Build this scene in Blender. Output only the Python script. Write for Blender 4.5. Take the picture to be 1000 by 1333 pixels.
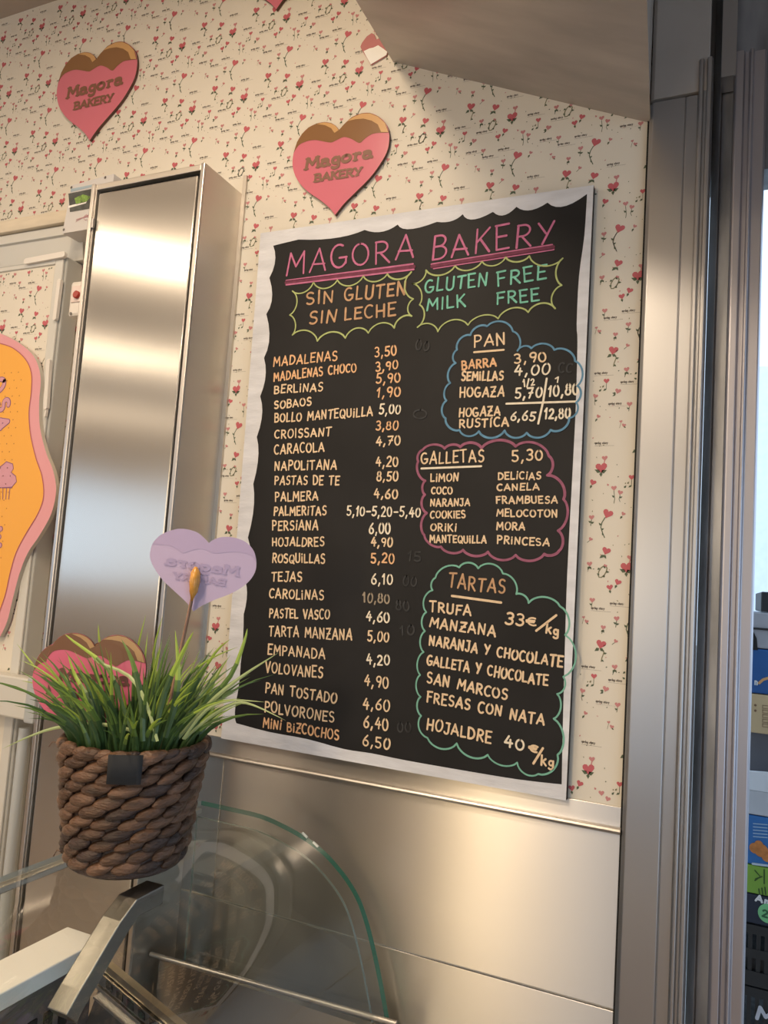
import bpy, math, random
from mathutils import Vector, Matrix
import numpy as np

scene = bpy.context.scene
for o in list(bpy.data.objects):
    bpy.data.objects.remove(o)
COL = scene.collection
PI = math.pi

# ------------------------------------------------------------------ camera, world, lights, exposure
YAW, PITCH, ROLL, FPX = 0.419297, 0.0902432, 0.0683528, 992.66
CAM = np.array([0.0, -1.25, 1.6])


def cam_axes():
    cy, sy, cp, sp = math.cos(YAW), math.sin(YAW), math.cos(PITCH), math.sin(PITCH)
    cr, sr = math.cos(ROLL), math.sin(ROLL)
    f = np.array([-sy * cp, cy * cp, sp])
    r0 = np.array([cy, sy, 0.0])
    u0 = np.cross(r0, f)
    return cr * r0 + sr * u0, -sr * r0 + cr * u0, f


RT, UP, FW = cam_axes()
cam = bpy.data.cameras.new('camera')
co = bpy.data.objects.new('camera', cam)
COL.objects.link(co)
m = Matrix.Identity(4)
for i in range(3):
    m[i][0], m[i][1], m[i][2], m[i][3] = RT[i], UP[i], -FW[i], CAM[i]
co.matrix_world = m
cam.sensor_width = 36.0
cam.lens = FPX * 36.0 / 1333.0
cam.clip_start = 0.02
scene.camera = co

world = bpy.data.worlds.new('world')
scene.world = world
world.use_nodes = True
bg = world.node_tree.nodes['Background']
bg.inputs[0].default_value = (0.62, 0.80, 1.0, 1)
bg.inputs[1].default_value = 1.9

scene.view_settings.view_transform = 'Standard'
scene.view_settings.look = 'None'
scene.view_settings.gamma = 1.0
scene.view_settings.exposure = 0.12
scene.view_settings.use_curve_mapping = False


def area(name, loc, size, power, colour, rot=(0, 0, 0), sy=None):
    l = bpy.data.lights.new(name, 'AREA')
    l.energy = power
    l.color = colour
    l.size = size
    if sy:
        l.shape = 'RECTANGLE'
        l.size_y = sy
    else:
        l.shape = 'DISK'
    o = bpy.data.objects.new(name, l)
    o.location = loc
    o.rotation_euler = rot
    COL.objects.link(o)
    return o


WARM = (1.0, 0.79, 0.56)
# the row of round ceiling lamps above the display case
for y_ in (-0.95, -1.9, -3.3, -5.2):
    area('ceiling_lamp', (-0.83, y_, 2.94), 0.20, 12 if y_ > -1 else 20, WARM)
# added warm panel out of view, for the streak on the lower steel sheet
area('streak_light', (-1.14, -3.1, 1.75), 0.14, 11.0, (1.0, 0.74, 0.42), (-PI / 2, 0, PI), 0.9)
# long warm ceiling lamps deeper in the shop, to the left
for x_, y_, e_ in ((-2.35, -1.45, 15), (-3.5, -2.75, 18), (-4.9, -4.3, 18)):
    area('strip_lamp', (x_, y_, 2.94), 1.5, e_, WARM, (0, 0, -0.76), 0.16)
# ------------------------------------------------------------------ helpers


def ray(x, y):
    return ((x - 500.0) / FPX) * RT - ((y - 666.5) / FPX) * UP + FW


def onY(x, y, Y=0.0):
    d = ray(x, y)
    return CAM + (Y - CAM[1]) / d[1] * d


def onX(x, y, X):
    d = ray(x, y)
    return CAM + (X - CAM[0]) / d[0] * d


def onZ(x, y, Z):
    d = ray(x, y)
    return CAM + (Z - CAM[2]) / d[2] * d


class MB:
    """collects shapes with material slots, built as one mesh object"""

    def __init__(s):
        s.v, s.f, s.m, s.sm = [], [], [], []

    def add(s, vs, fs, mi=0, smooth=False):
        b = len(s.v)
        s.v += [tuple(float(c) for c in p) for p in vs]
        s.f += [tuple(b + i for i in f) for f in fs]
        s.m += [mi] * len(fs)
        s.sm += [smooth] * len(fs)

    def box(s, a, b, mi=0):
        x0, y0, z0 = [min(p, q) for p, q in zip(a, b)]
        x1, y1, z1 = [max(p, q) for p, q in zip(a, b)]
        v = [(x0, y0, z0), (x1, y0, z0), (x1, y1, z0), (x0, y1, z0), (x0, y0, z1), (x1, y0, z1), (x1, y1, z1), (x0, y1, z1)]
        s.add(v, [(0, 3, 2, 1), (4, 5, 6, 7), (0, 1, 5, 4), (1, 2, 6, 5), (2, 3, 7, 6), (3, 0, 4, 7)], mi)

    def prism(s, pts, d, mi=0, mside=None):
        """outline pts (3-D, planar) pushed along d"""
        n = len(pts)
        a = [np.array(p, float) for p in pts]
        b = [p + np.array(d, float) for p in a]
        s.add(a + b, [tuple(range(n)), tuple(range(2 * n - 1, n - 1, -1))], mi)
        s.add(a + b, [(i, i + n, (i + 1) % n + n, (i + 1) % n) for i in range(n)], mi if mside is None else mside)

    def tube(s, path, r, n=8, mi=0, closed=False, sx=1.0):
        P = [Vector(p) for p in path]
        rings = []
        k = len(P)
        rr = r if isinstance(r, (list, tuple)) else [r] * k
        for i in range(k):
            t = (P[(i + 1) % k] - P[i - 1]) if closed else (P[min(i + 1, k - 1)] - P[max(i - 1, 0)])
            t.normalize()
            u = t.cross(Vector((0, 0, 1)))
            if u.length < 1e-3:
                u = Vector((1, 0, 0))
            u.normalize()
            w = u.cross(t)
            rings.append([P[i] + (u * math.cos(2 * PI * j / n) * sx + w * math.sin(2 * PI * j / n)) * rr[i] for j in range(n)])
        vs = [p for q in rings for p in q]
        fs = []
        for i in range(k if closed else k - 1):
            for j in range(n):
                a, b = i * n + j, i * n + (j + 1) % n
                c, d = ((i + 1) % k) * n + (j + 1) % n, ((i + 1) % k) * n + j
                fs.append((a, b, c, d))
        s.add(vs, fs, mi, True)
        if not closed:
            s.add(rings[0], [tuple(range(n))[::-1]], mi)
            s.add(rings[-1], [tuple(range(n))], mi)

    def build(s, name, mats, parent=None, origin=None, bevel=0.0, solid=None):
        me = bpy.data.meshes.new(name)
        o = bpy.data.objects.new(name, me)
        COL.objects.link(o)
        off = np.zeros(3)
        if parent is not None:
            o.parent = parent
            root = parent
            while root.parent:
                root = root.parent
            off = np.array(root.location)
        elif origin is not None:
            off = np.array(origin, float)
            o.location = origin
        me.from_pydata([tuple(np.array(p) - off) for p in s.v], [], s.f)
        for mm in (mats if isinstance(mats, (list, tuple)) else [mats]):
            me.materials.append(mm)
        me.polygons.foreach_set('material_index', s.m)
        me.polygons.foreach_set('use_smooth', s.sm)
        me.update()
        if bevel:
            b = o.modifiers.new('bevel', 'BEVEL')
            b.width = bevel
            b.segments = 2
            b.limit_method = 'ANGLE'
        return o


def tag(o, label=None, cat=None, group=None, kind=None):
    if label:
        o['label'] = label
    if cat:
        o['category'] = cat
    if group:
        o['group'] = group
    if kind:
        o['kind'] = kind
    return o


def empty(name, loc, label, cat, group=None):
    o = bpy.data.objects.new(name, None)
    o.empty_display_size = 0.05
    COL.objects.link(o)
    o.location = [float(c) for c in loc]
    return tag(o, label, cat, group)


def copy_tree(o, parent=None):
    c = o.copy()
    COL.objects.link(c)
    if parent:
        c.parent = parent
    for ch in list(o.children):
        copy_tree(ch, c)
    return c


# ------------------------------------------------------------------ materials


def mat(name, col, rough=0.6, metal=0.0, coat=0.0, spec=0.5, noise=0.0, nscale=8.0, bump=0.0, bscale=60.0, stretch=(1, 1, 1)):
    M = bpy.data.materials.new(name)
    M.use_nodes = True
    nt = M.node_tree
    p = nt.nodes['Principled BSDF']
    c = (col[0], col[1], col[2], 1)
    p.inputs['Base Color'].default_value = c
    p.inputs['Roughness'].default_value = rough
    p.inputs['Metallic'].default_value = metal
    p.inputs['Coat Weight'].default_value = coat
    p.inputs['Specular IOR Level'].default_value = spec
    if noise or bump:
        tc = nt.nodes.new('ShaderNodeTexCoord')
        mp = nt.nodes.new('ShaderNodeMapping')
        mp.inputs['Scale'].default_value = stretch
        nt.links.new(tc.outputs['Object'], mp.inputs[0])
    if noise:
        n = nt.nodes.new('ShaderNodeTexNoise')
        n.inputs['Scale'].default_value = nscale
        n.inputs['Detail'].default_value = 6
        nt.links.new(mp.outputs[0], n.inputs['Vector'])
        r = nt.nodes.new('ShaderNodeMapRange')
        r.inputs[1].default_value, r.inputs[2].default_value = 0.3, 0.7
        r.inputs[3].default_value, r.inputs[4].default_value = 1 - noise, 1 + noise
        nt.links.new(n.outputs['Fac'], r.inputs[0])
        x = nt.nodes.new('ShaderNodeMix')
        x.data_type = 'RGBA'
        x.blend_type = 'MULTIPLY'
        x.inputs[0].default_value = 1
        x.inputs[6].default_value = c
        nt.links.new(r.outputs[0], x.inputs[7])
        nt.links.new(x.outputs[2], p.inputs['Base Color'])
    if bump:
        n2 = nt.nodes.new('ShaderNodeTexNoise')
        n2.inputs['Scale'].default_value = bscale
        n2.inputs['Detail'].default_value = 4
        nt.links.new(mp.outputs[0], n2.inputs['Vector'])
        b = nt.nodes.new('ShaderNodeBump')
        b.inputs['Strength'].default_value = bump
        b.inputs['Distance'].default_value = 0.004
        nt.links.new(n2.outputs['Fac'], b.inputs['Height'])
        nt.links.new(b.outputs[0], p.inputs['Normal'])
    return M


def steel(name, col=(0.62, 0.60, 0.57), rough=0.3, aniso=0.75, rot=0.0, grain=(2, 2, 60), wob=0.02, gn=0.006):
    """brushed stainless steel: anisotropic, a fine grain along one direction and gentle dents"""
    M = bpy.data.materials.new(name)
    M.use_nodes = True
    nt = M.node_tree
    p = nt.nodes['Principled BSDF']
    p.inputs['Metallic'].default_value = 1
    p.inputs['Base Color'].default_value = (*col, 1)
    p.inputs['Roughness'].default_value = rough
    p.inputs['Anisotropic'].default_value = aniso
    p.inputs['Anisotropic Rotation'].default_value = rot
    tg = nt.nodes.new('ShaderNodeTangent')
    tg.direction_type = 'RADIAL'
    tg.axis = 'Z'
    nt.links.new(tg.outputs[0], p.inputs['Tangent'])
    tc = nt.nodes.new('ShaderNodeTexCoord')
    mp = nt.nodes.new('ShaderNodeMapping')
    mp.inputs['Scale'].default_value = grain
    nt.links.new(tc.outputs['Object'], mp.inputs[0])
    n = nt.nodes.new('ShaderNodeTexNoise')
    n.inputs['Scale'].default_value = 4
    n.inputs['Detail'].default_value = 4
    nt.links.new(mp.outputs[0], n.inputs['Vector'])
    r = nt.nodes.new('ShaderNodeMapRange')
    r.inputs[1].default_value, r.inputs[2].default_value = 0.3, 0.7
    r.inputs[3].default_value, r.inputs[4].default_value = rough - gn, rough + gn
    nt.links.new(n.outputs['Fac'], r.inputs[0])
    nt.links.new(r.outputs[0], p.inputs['Roughness'])
    n2 = nt.nodes.new('ShaderNodeTexNoise')
    n2.inputs['Scale'].default_value = 3.5
    n2.inputs['Detail'].default_value = 1
    nt.links.new(tc.outputs['Object'], n2.inputs['Vector'])
    b = nt.nodes.new('ShaderNodeBump')
    b.inputs['Strength'].default_value = wob
    b.inputs['Distance'].default_value = 0.05
    nt.links.new(n2.outputs['Fac'], b.inputs['Height'])
    nt.links.new(b.outputs[0], p.inputs['Normal'])
    return M


def glass_mat(name, tint, ior=1.75):
    """thin clear sheet: Fresnel reflection over a tinted see-through"""
    M = bpy.data.materials.new(name)
    M.use_nodes = True
    nt = M.node_tree
    for n in list(nt.nodes):
        nt.nodes.remove(n)
    out = nt.nodes.new('ShaderNodeOutputMaterial')
    mix = nt.nodes.new('ShaderNodeMixShader')
    tr = nt.nodes.new('ShaderNodeBsdfTransparent')
    gl = nt.nodes.new('ShaderNodeBsdfGlossy')
    fr = nt.nodes.new('ShaderNodeFresnel')
    fr.inputs[0].default_value = ior
    tr.inputs[0].default_value = (*tint, 1)
    gl.inputs['Roughness'].default_value = 0.01
    ge = nt.nodes.new('ShaderNodeNewGeometry')
    ma = nt.nodes.new('ShaderNodeMath')
    ma.operation = 'SUBTRACT'
    ma.inputs[0].default_value = 1.0
    mu = nt.nodes.new('ShaderNodeMath')
    mu.operation = 'MULTIPLY'
    nt.links.new(ge.outputs['Backfacing'], ma.inputs[1])
    nt.links.new(ma.outputs[0], mu.inputs[0])
    nt.links.new(fr.outputs[0], mu.inputs[1])
    nt.links.new(mu.outputs[0], mix.inputs[0])
    nt.links.new(tr.outputs[0], mix.inputs[1])
    nt.links.new(gl.outputs[0], mix.inputs[2])
    nt.links.new(mix.outputs[0], out.inputs[0])
    return M


M_PAPER = mat('wallpaper_cream', (0.72, 0.67, 0.575), 0.75, noise=0.03, nscale=3)
M_PINK = mat('print_pink', (0.52, 0.115, 0.135), 0.7)
M_ROSE = mat('print_rose', (0.55, 0.23, 0.23), 0.7)
M_GREEN = mat('print_green', (0.09, 0.12, 0.07), 0.7)
M_OLIVE = mat('print_olive', (0.22, 0.21, 0.12), 0.7)
M_INK = mat('print_ink', (0.16, 0.14, 0.12), 0.7)
PAPER = [M_PAPER, M_PINK, M_ROSE, M_GREEN, M_OLIVE, M_INK]
M_STEEL = steel('steel_sheet', (0.56, 0.54, 0.52), rough=0.38, aniso=0.96, rot=0.25)
M_RIM = mat('folded_steel_edge', (0.58, 0.55, 0.52), 0.36, metal=1.0)
M_STEELV = steel('steel_door', rough=0.27, aniso=0.96, rot=0.0, grain=(60, 60, 2), gn=0.002, wob=0.015)
M_STEELP = steel('steel_post', (0.50, 0.50, 0.51), rough=0.34, aniso=0.6, grain=(90, 90, 3))
M_STEELD = steel('steel_dark', (0.30, 0.29, 0.29), rough=0.36, aniso=0.3)
M_STEELS = steel('steel_side', (0.60, 0.56, 0.51), rough=0.42, aniso=0.5, grain=(4, 4, 160), gn=0.03)
M_SOFFIT = mat('soffit_sheet', (0.46, 0.42, 0.385), 0.45, metal=0.35, noise=0.16, nscale=5, stretch=(1, 3.5, 1))
M_ALU = steel('aluminium_frame', (0.47, 0.46, 0.50), rough=0.38, aniso=0.4, grain=(60, 60, 3))
M_ALUD = mat('shutter_channel', (0.27, 0.275, 0.29), 0.42, metal=0.75, noise=0.35, nscale=9, stretch=(3, 3, 0.6))
M_BLACK = mat('black_gap', (0.006, 0.006, 0.007), 0.8)
M_BOARD = mat('chalkboard_black', (0.016, 0.0155, 0.016), 0.6, spec=0.22, noise=0.25, nscale=5)
M_WHITEP = mat('white_paint', (0.66, 0.67, 0.71), 0.7, noise=0.13, nscale=26, bump=0.35, bscale=70, stretch=(0.4, 1, 1.4))
M_GLASS = glass_mat('clear_glass', (0.968, 0.985, 0.975))
M_GEDGE = mat('glass_edge_green', (0.03, 0.17, 0.12), 0.12)
M_GEDGE.node_tree.nodes['Principled BSDF'].inputs['Transmission Weight'].default_value = 0.25
M_ENAMEL = mat('grey_white_enamel', (0.60, 0.59, 0.55), 0.4, noise=0.04, nscale=4)
M_ENAMELD = mat('grey_enamel', (0.43, 0.43, 0.41), 0.42, noise=0.05, nscale=4)
M_WPLASTIC = mat('white_plastic', (0.72, 0.68, 0.63), 0.38)
M_CREAMW = mat('cream_painted_wood', (0.70, 0.61, 0.47), 0.6, noise=0.12, nscale=12, stretch=(0.5, 3, 3))
M_SLAB = mat('white_worktop', (0.88, 0.86, 0.82), 0.5)
M_CEIL = mat('ceiling_paint', (0.40, 0.34, 0.29), 0.8)
M_ROOM = mat('room_paint', (0.42, 0.33, 0.25), 0.8)
M_FLOOR = mat('floor_tile', (0.34, 0.27, 0.21), 0.5, noise=0.1, nscale=3)
M_RED = mat('red_button', (0.35, 0.03, 0.02), 0.35)

# ------------------------------------------------------------------ stroke lettering


def arc(cx, cy, rx, ry, a0, a1, n=10):
    return [(cx + rx * math.cos(math.radians(a0 + (a1 - a0) * i / n)), cy + ry * math.sin(math.radians(a0 + (a1 - a0) * i / n))) for i in range(n + 1)]


G = {}  # letter -> (width, strokes) on a unit-high grid


def g(ch, w, *st):
    G[ch] = (w, [list(s_) for s_ in st])


g('A', .72, [(0, 0), (.36, 1)], [(.36, 1), (.72, 0)], [(.10, .34), (.66, .30)])
g('B', .6, [(.03, 0), (.03, 1)], [(.03, 1)] + arc(.25, .77, .27, .23, 90, -90) + [(.03, .54)], [(.03, .54)] + arc(.28, .27, .32, .27, 90, -90) + [(.03, 0)])
g('C', .62, arc(.36, .5, .36, .5, 55, 305, 14))
g('D', .66, [(.04, 0), (.04, 1)], [(.04, 1)] + arc(.2, .5, .46, .5, 88, -88, 12) + [(.04, 0)])
g('E', .55, [(.04, 0), (.04, 1)], [(.0, 1), (.55, 1.02)], [(.04, .53), (.45, .54)], [(.04, 0), (.55, .02)])
g('F', .55, [(.06, 0), (.06, 1)], [(.0, 1), (.55, 1.04)], [(.06, .53), (.46, .55)])
g('G', .7, arc(.36, .5, .36, .5, 60, 330, 14), [(.38, .42), (.70, .42)], [(.68, .42), (.66, .16)])
g('H', .64, [(.04, 0), (.04, 1)], [(.6, 0), (.6, 1)], [(.04, .48), (.6, .5)])
g('I', .16, [(.08, 0), (.08, 1)])
g('i', .16, [(.08, 0), (.08, .66)], [(.08, .9), (.08, .98)])
g('J', .5, [(.42, 1)] + arc(.21, .22, .21, .22, 0, -160, 8), [(.12, 1), (.5, 1)])
g('K', .62, [(.05, 0), (.05, 1)], [(.58, 1), (.06, .44)], [(.2, .58), (.62, 0)])
g('L', .5, [(.04, 1), (.04, 0)], [(.04, 0), (.5, .03)])
g('M', .84, [(.02, 0), (.10, 1)], [(.10, 1), (.42, .36)], [(.42, .36), (.74, 1)], [(.74, 1), (.82, 0)])
g('N', .68, [(.04, 0), (.06, 1)], [(.06, 1), (.58, .04)], [(.58, .04), (.62, 1)])
g('O', .7, arc(.35, .5, .35, .5, 90, 450, 18))
g('P', .58, [(.05, 0), (.05, 1)], [(.03, 1)] + arc(.26, .74, .30, .26, 90, -90) + [(.05, .48)])
g('Q', .7, arc(.35, .5, .35, .5, 90, 450, 18), [(.4, .28), (.7, -.06)])
g('R', .62, [(.05, 0), (.05, 1)], [(.03, 1)] + arc(.26, .75, .28, .25, 90, -90) + [(.05, .5)], [(.22, .5), (.62, 0)])
g('S', .56, arc(.29, .76, .25, .24, 40, 265, 9) + arc(.27, .26, .27, .26, 85, -140, 9))
g('T', .64, [(.0, .98), (.64, 1.02)], [(.32, 1), (.30, 0)])
g('U', .64, [(.04, 1)] + arc(.32, .28, .28, .28, 180, 360, 10) + [(.6, 1)])
g('V', .62, [(.0, 1), (.32, 0)], [(.32, 0), (.62, 1)])
g('Y', .62, [(.0, 1), (.32, .48)], [(.62, 1), (.2, 0)])
g('Z', .6, [(.02, .97), (.58, 1)], [(.58, 1), (.02, .02)], [(.02, .02), (.6, 0)], [(.14, .5), (.5, .52)])
g('0', .56, arc(.28, .5, .28, .5, 90, 450, 16))
g('1', .3, [(.0, .72), (.2, 1)], [(.2, 1), (.18, 0)])
g('2', .54, arc(.26, .74, .24, .26, 160, -35, 9) + [(.02, .02)], [(.02, .02), (.54, .02)])
g('3', .5, arc(.22, .76, .24, .24, 140, -90, 9), arc(.22, .27, .27, .26, 90, -140, 10))
g('4', .56, [(.3, 1), (.02, .36)], [(.02, .36), (.56, .38)], [(.42, .68), (.40, 0)])
g('5', .54, [(.08, 1), (.5, 1.02)], [(.08, 1), (.06, .58)], [(.06, .56)] + arc(.24, .29, .28, .30, 105, -140, 11))
g('6', .54, [(.44, 1), (.2, .72), (.04, .4)] + arc(.28, .27, .25, .27, 160, 470, 14))
g('7', .54, [(.0, .98), (.54, 1)], [(.54, 1), (.16, 0)], [(.16, .5), (.48, .52)])
g('8', .52, arc(.26, .76, .2, .23, 90, 450, 14), arc(.26, .27, .26, .27, 90, 450, 14))
g('9', .52, arc(.27, .72, .24, .26, 0, 360, 14), [(.51, .76), (.48, .4), (.36, 0)])
g(',', .2, [(.13, .1), (.04, -.2)])
g('.', .16, [(.07, .02), (.08, .08)])
g('/', .5, [(.0, -.1), (.5, 1.05)])
g('-', .55, [(.05, .45), (.52, .46)])
g('€', .62, arc(.4, .5, .32, .46, 60, 300, 10), [(.0, .58), (.5, .6)], [(.0, .42), (.46, .43)])
g('k', .5, [(.04, 0), (.04, 1)], [(.44, .66), (.06, .3)], [(.18, .4), (.5, 0)])
g('g', .5, arc(.24, .34, .2, .28, 0, 360, 12), [(.45, .6), (.46, -.2)] + arc(.24, -.2, .22, .18, 0, -150, 8)[1:])
g("Í", .2, [(.1, 0), (.1, .8)], [(.08, .95), (.2, 1.15)])
g("Ú", .64, [(.04, .8)] + arc(.32, .25, .28, .25, 180, 360, 10) + [(.6, .8)], [(.3, .95), (.42, 1.12)])
g(' ', .42)
# lower case for the printed brand words
g('a', .58, arc(.26, .22, .22, .22, 60, 330, 10), [(.08, .58)] + arc(.27, .44, .2, .18, 120, 0, 6) + [(.47, .06), (.58, .02)])
g('o', .6, arc(.29, .32, .27, .31, 90, 450, 16))
g('r', .46, [(.14, 0), (.14, .62)], [(.14, .38)] + arc(.32, .4, .16, .2, 160, 50, 6))
g('m', .8, [(.08, 0), (.08, .62)], arc(.24, .4, .16, .2, 180, 0, 8) + [(.4, 0)], arc(.56, .4, .16, .2, 180, 0, 8) + [(.72, 0)])
g('n', .5, [(.08, 0), (.08, .62)], arc(.24, .4, .16, .2, 180, 0, 8) + [(.4, 0)])
g('p', .5, [(.08, -.3), (.08, .62)], arc(.26, .32, .2, .3, 90, 450, 12))
g('s', .4, arc(.2, .46, .16, .15, 40, 265, 6) + arc(.2, .16, .17, .16, 85, -140, 6))
g('t', .36, [(.16, .9), (.16, .1), (.32, .02)], [(.0, .62), (.34, .62)])
g('y', .5, [(.04, .62), (.24, .05)], [(.46, .62), (.14, -.3)])
SERIF = {'M': [(.02, 0), (.82, 0), (.10, 1), (.74, 1)], 'r': [(.14, 0), (.1, .62)], 'A': [(0, 0), (.72, 0)], 'B': [(.0, 0), (.0, 1)], 'K': [(.05, 0), (.05, 1), (.6, 1), (.62, 0)],
         'E': [(.02, 0), (.02, 1)], 'R': [(.05, 0), (.02, 1), (.62, 0)], 'Y': [(.3, 0), (.0, 1), (.62, 1)]}


class Pen:
    """flat painted strokes on a plane: origin O, unit axes U (right) and V (up), normal N"""

    def __init__(s, O, U, V, N):
        s.O, s.U, s.V, s.N = [np.array(a, float) for a in (O, U, V, N)]
        s.k = 0
        s.mb = MB()

    def p3(s, q, lift=0.0):
        return s.O + s.U * q[0] + s.V * q[1] + s.N * lift

    def stroke(s, pts, w, mi=0, taper=False, closed=False):
        s.k += 1
        lift = 0.00004 * (s.k % 7)
        P = [np.array(p, float) for p in pts]
        Q = [P[0]]
        for p in P[1:]:
            if np.linalg.norm(p - Q[-1]) > 1e-6:
                Q.append(p)
        P = Q
        if len(P) < 2:
            return
        n = len(P)
        L, Rr = [], []
        for i in range(n):
            a = P[max(i - 1, 0)]
            b = P[min(i + 1, n - 1)]
            if closed and i in (0, n - 1):
                a, b = P[-2], P[1]
            t = b - a
            t /= (np.linalg.norm(t) + 1e-9)
            nn = np.array([-t[1], t[0]])
            ww = w / 2
            if taper:
                ww *= 0.35 + 0.65 * math.sin(PI * (0.12 + 0.76 * i / max(n - 1, 1)))
            L.append(P[i] + nn * ww)
            Rr.append(P[i] - nn * ww)
        vs = [s.p3(q, lift) for q in L] + [s.p3(q, lift) for q in Rr]
        s.mb.add(vs, [(i, i + n, i + 1 + n, i + 1) for i in range(n - 1)], mi)
        if not closed and not taper:
            for c, t in ((P[0], P[0] - P[1]), (P[-1], P[-1] - P[-2])):
                a0 = math.atan2(t[1], t[0])
                fan = [c + w / 2 * np.array([math.cos(a0 + PI * (k / 5 - .5)), math.sin(a0 + PI * (k / 5 - .5))]) for k in range(6)]
                s.mb.add([s.p3(q, lift) for q in fan], [tuple(range(6))], mi)

    def poly(s, pts, mi=0, lift=0.0):
        s.mb.add([s.p3(q, lift) for q in pts], [tuple(range(len(pts)))], mi)

    def text(s, txt, a, b, h, w, rng=None, mi=0, slant=0.0, serif=False, mirror=False):
        """txt along the baseline a -> b, letters h high"""
        a, b = np.array(a, float), np.array(b, float)
        gap = 0.27 if not serif else 0.14
        tot = sum(G[c][0] + gap for c in txt) - gap
        L = np.linalg.norm(b - a)
        ux = (b - a) / L
        uy = np.array([-ux[1], ux[0]])
        sx = L / tot
        x = 0.0
        for c in txt:
            wd, st = G[c]
            jy = rng.uniform(-.05, .05) if rng else 0
            js = rng.uniform(.92, 1.08) if rng else 1
            jr = rng.uniform(-.07, .07) if rng else 0

            def T(p):
                px, py = p
                px2 = px + jr * py + slant * py
                q = a + ux * ((x + px2) * sx) + uy * (py * h * js + jy * h)
                return q
            for q in st:
                # polyline corners of three points are smoothed, two points are straight
                s.stroke([T(p) for p in q], w * (rng.uniform(.88, 1.1) if rng else 1), mi)
            if serif:
                for (px, py) in SERIF.get(c, []):
                    s.stroke([T((px - .13, py)), T((px + .13, py))], w * 0.55, mi)
            x += wd + gap


# ------------------------------------------------------------------ the setting
WALL_L, WALL_R = -5.6, -0.053
ZC = 2.97
ZP = 1.283        # the bottom edge of the wallpaper


def heart_pts(cx, cy, s, rot=0.0, n=9):
    out = []
    for i in range(2 * n):
        t = 2 * PI * i / (2 * n)
        x = 0.5 * math.sin(t) ** 3
        y = (13 * math.cos(t) - 5 * math.cos(2 * t) - 2 * math.cos(3 * t) - math.cos(4 * t)) / 32
        c, d = math.cos(rot), math.sin(rot)
        out.append((cx + s * (x * c - y * d), cy + s * (x * d + y * c)))
    return out[::-1]


def leaf(cx, cy, l, w, a):
    c, d = math.cos(a), math.sin(a)
    return [(cx + x * c - y * d, cy + x * d + y * c) for x, y in ((0, 0), (l * .35, -w), (l, 0), (l * .35, w))]


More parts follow.
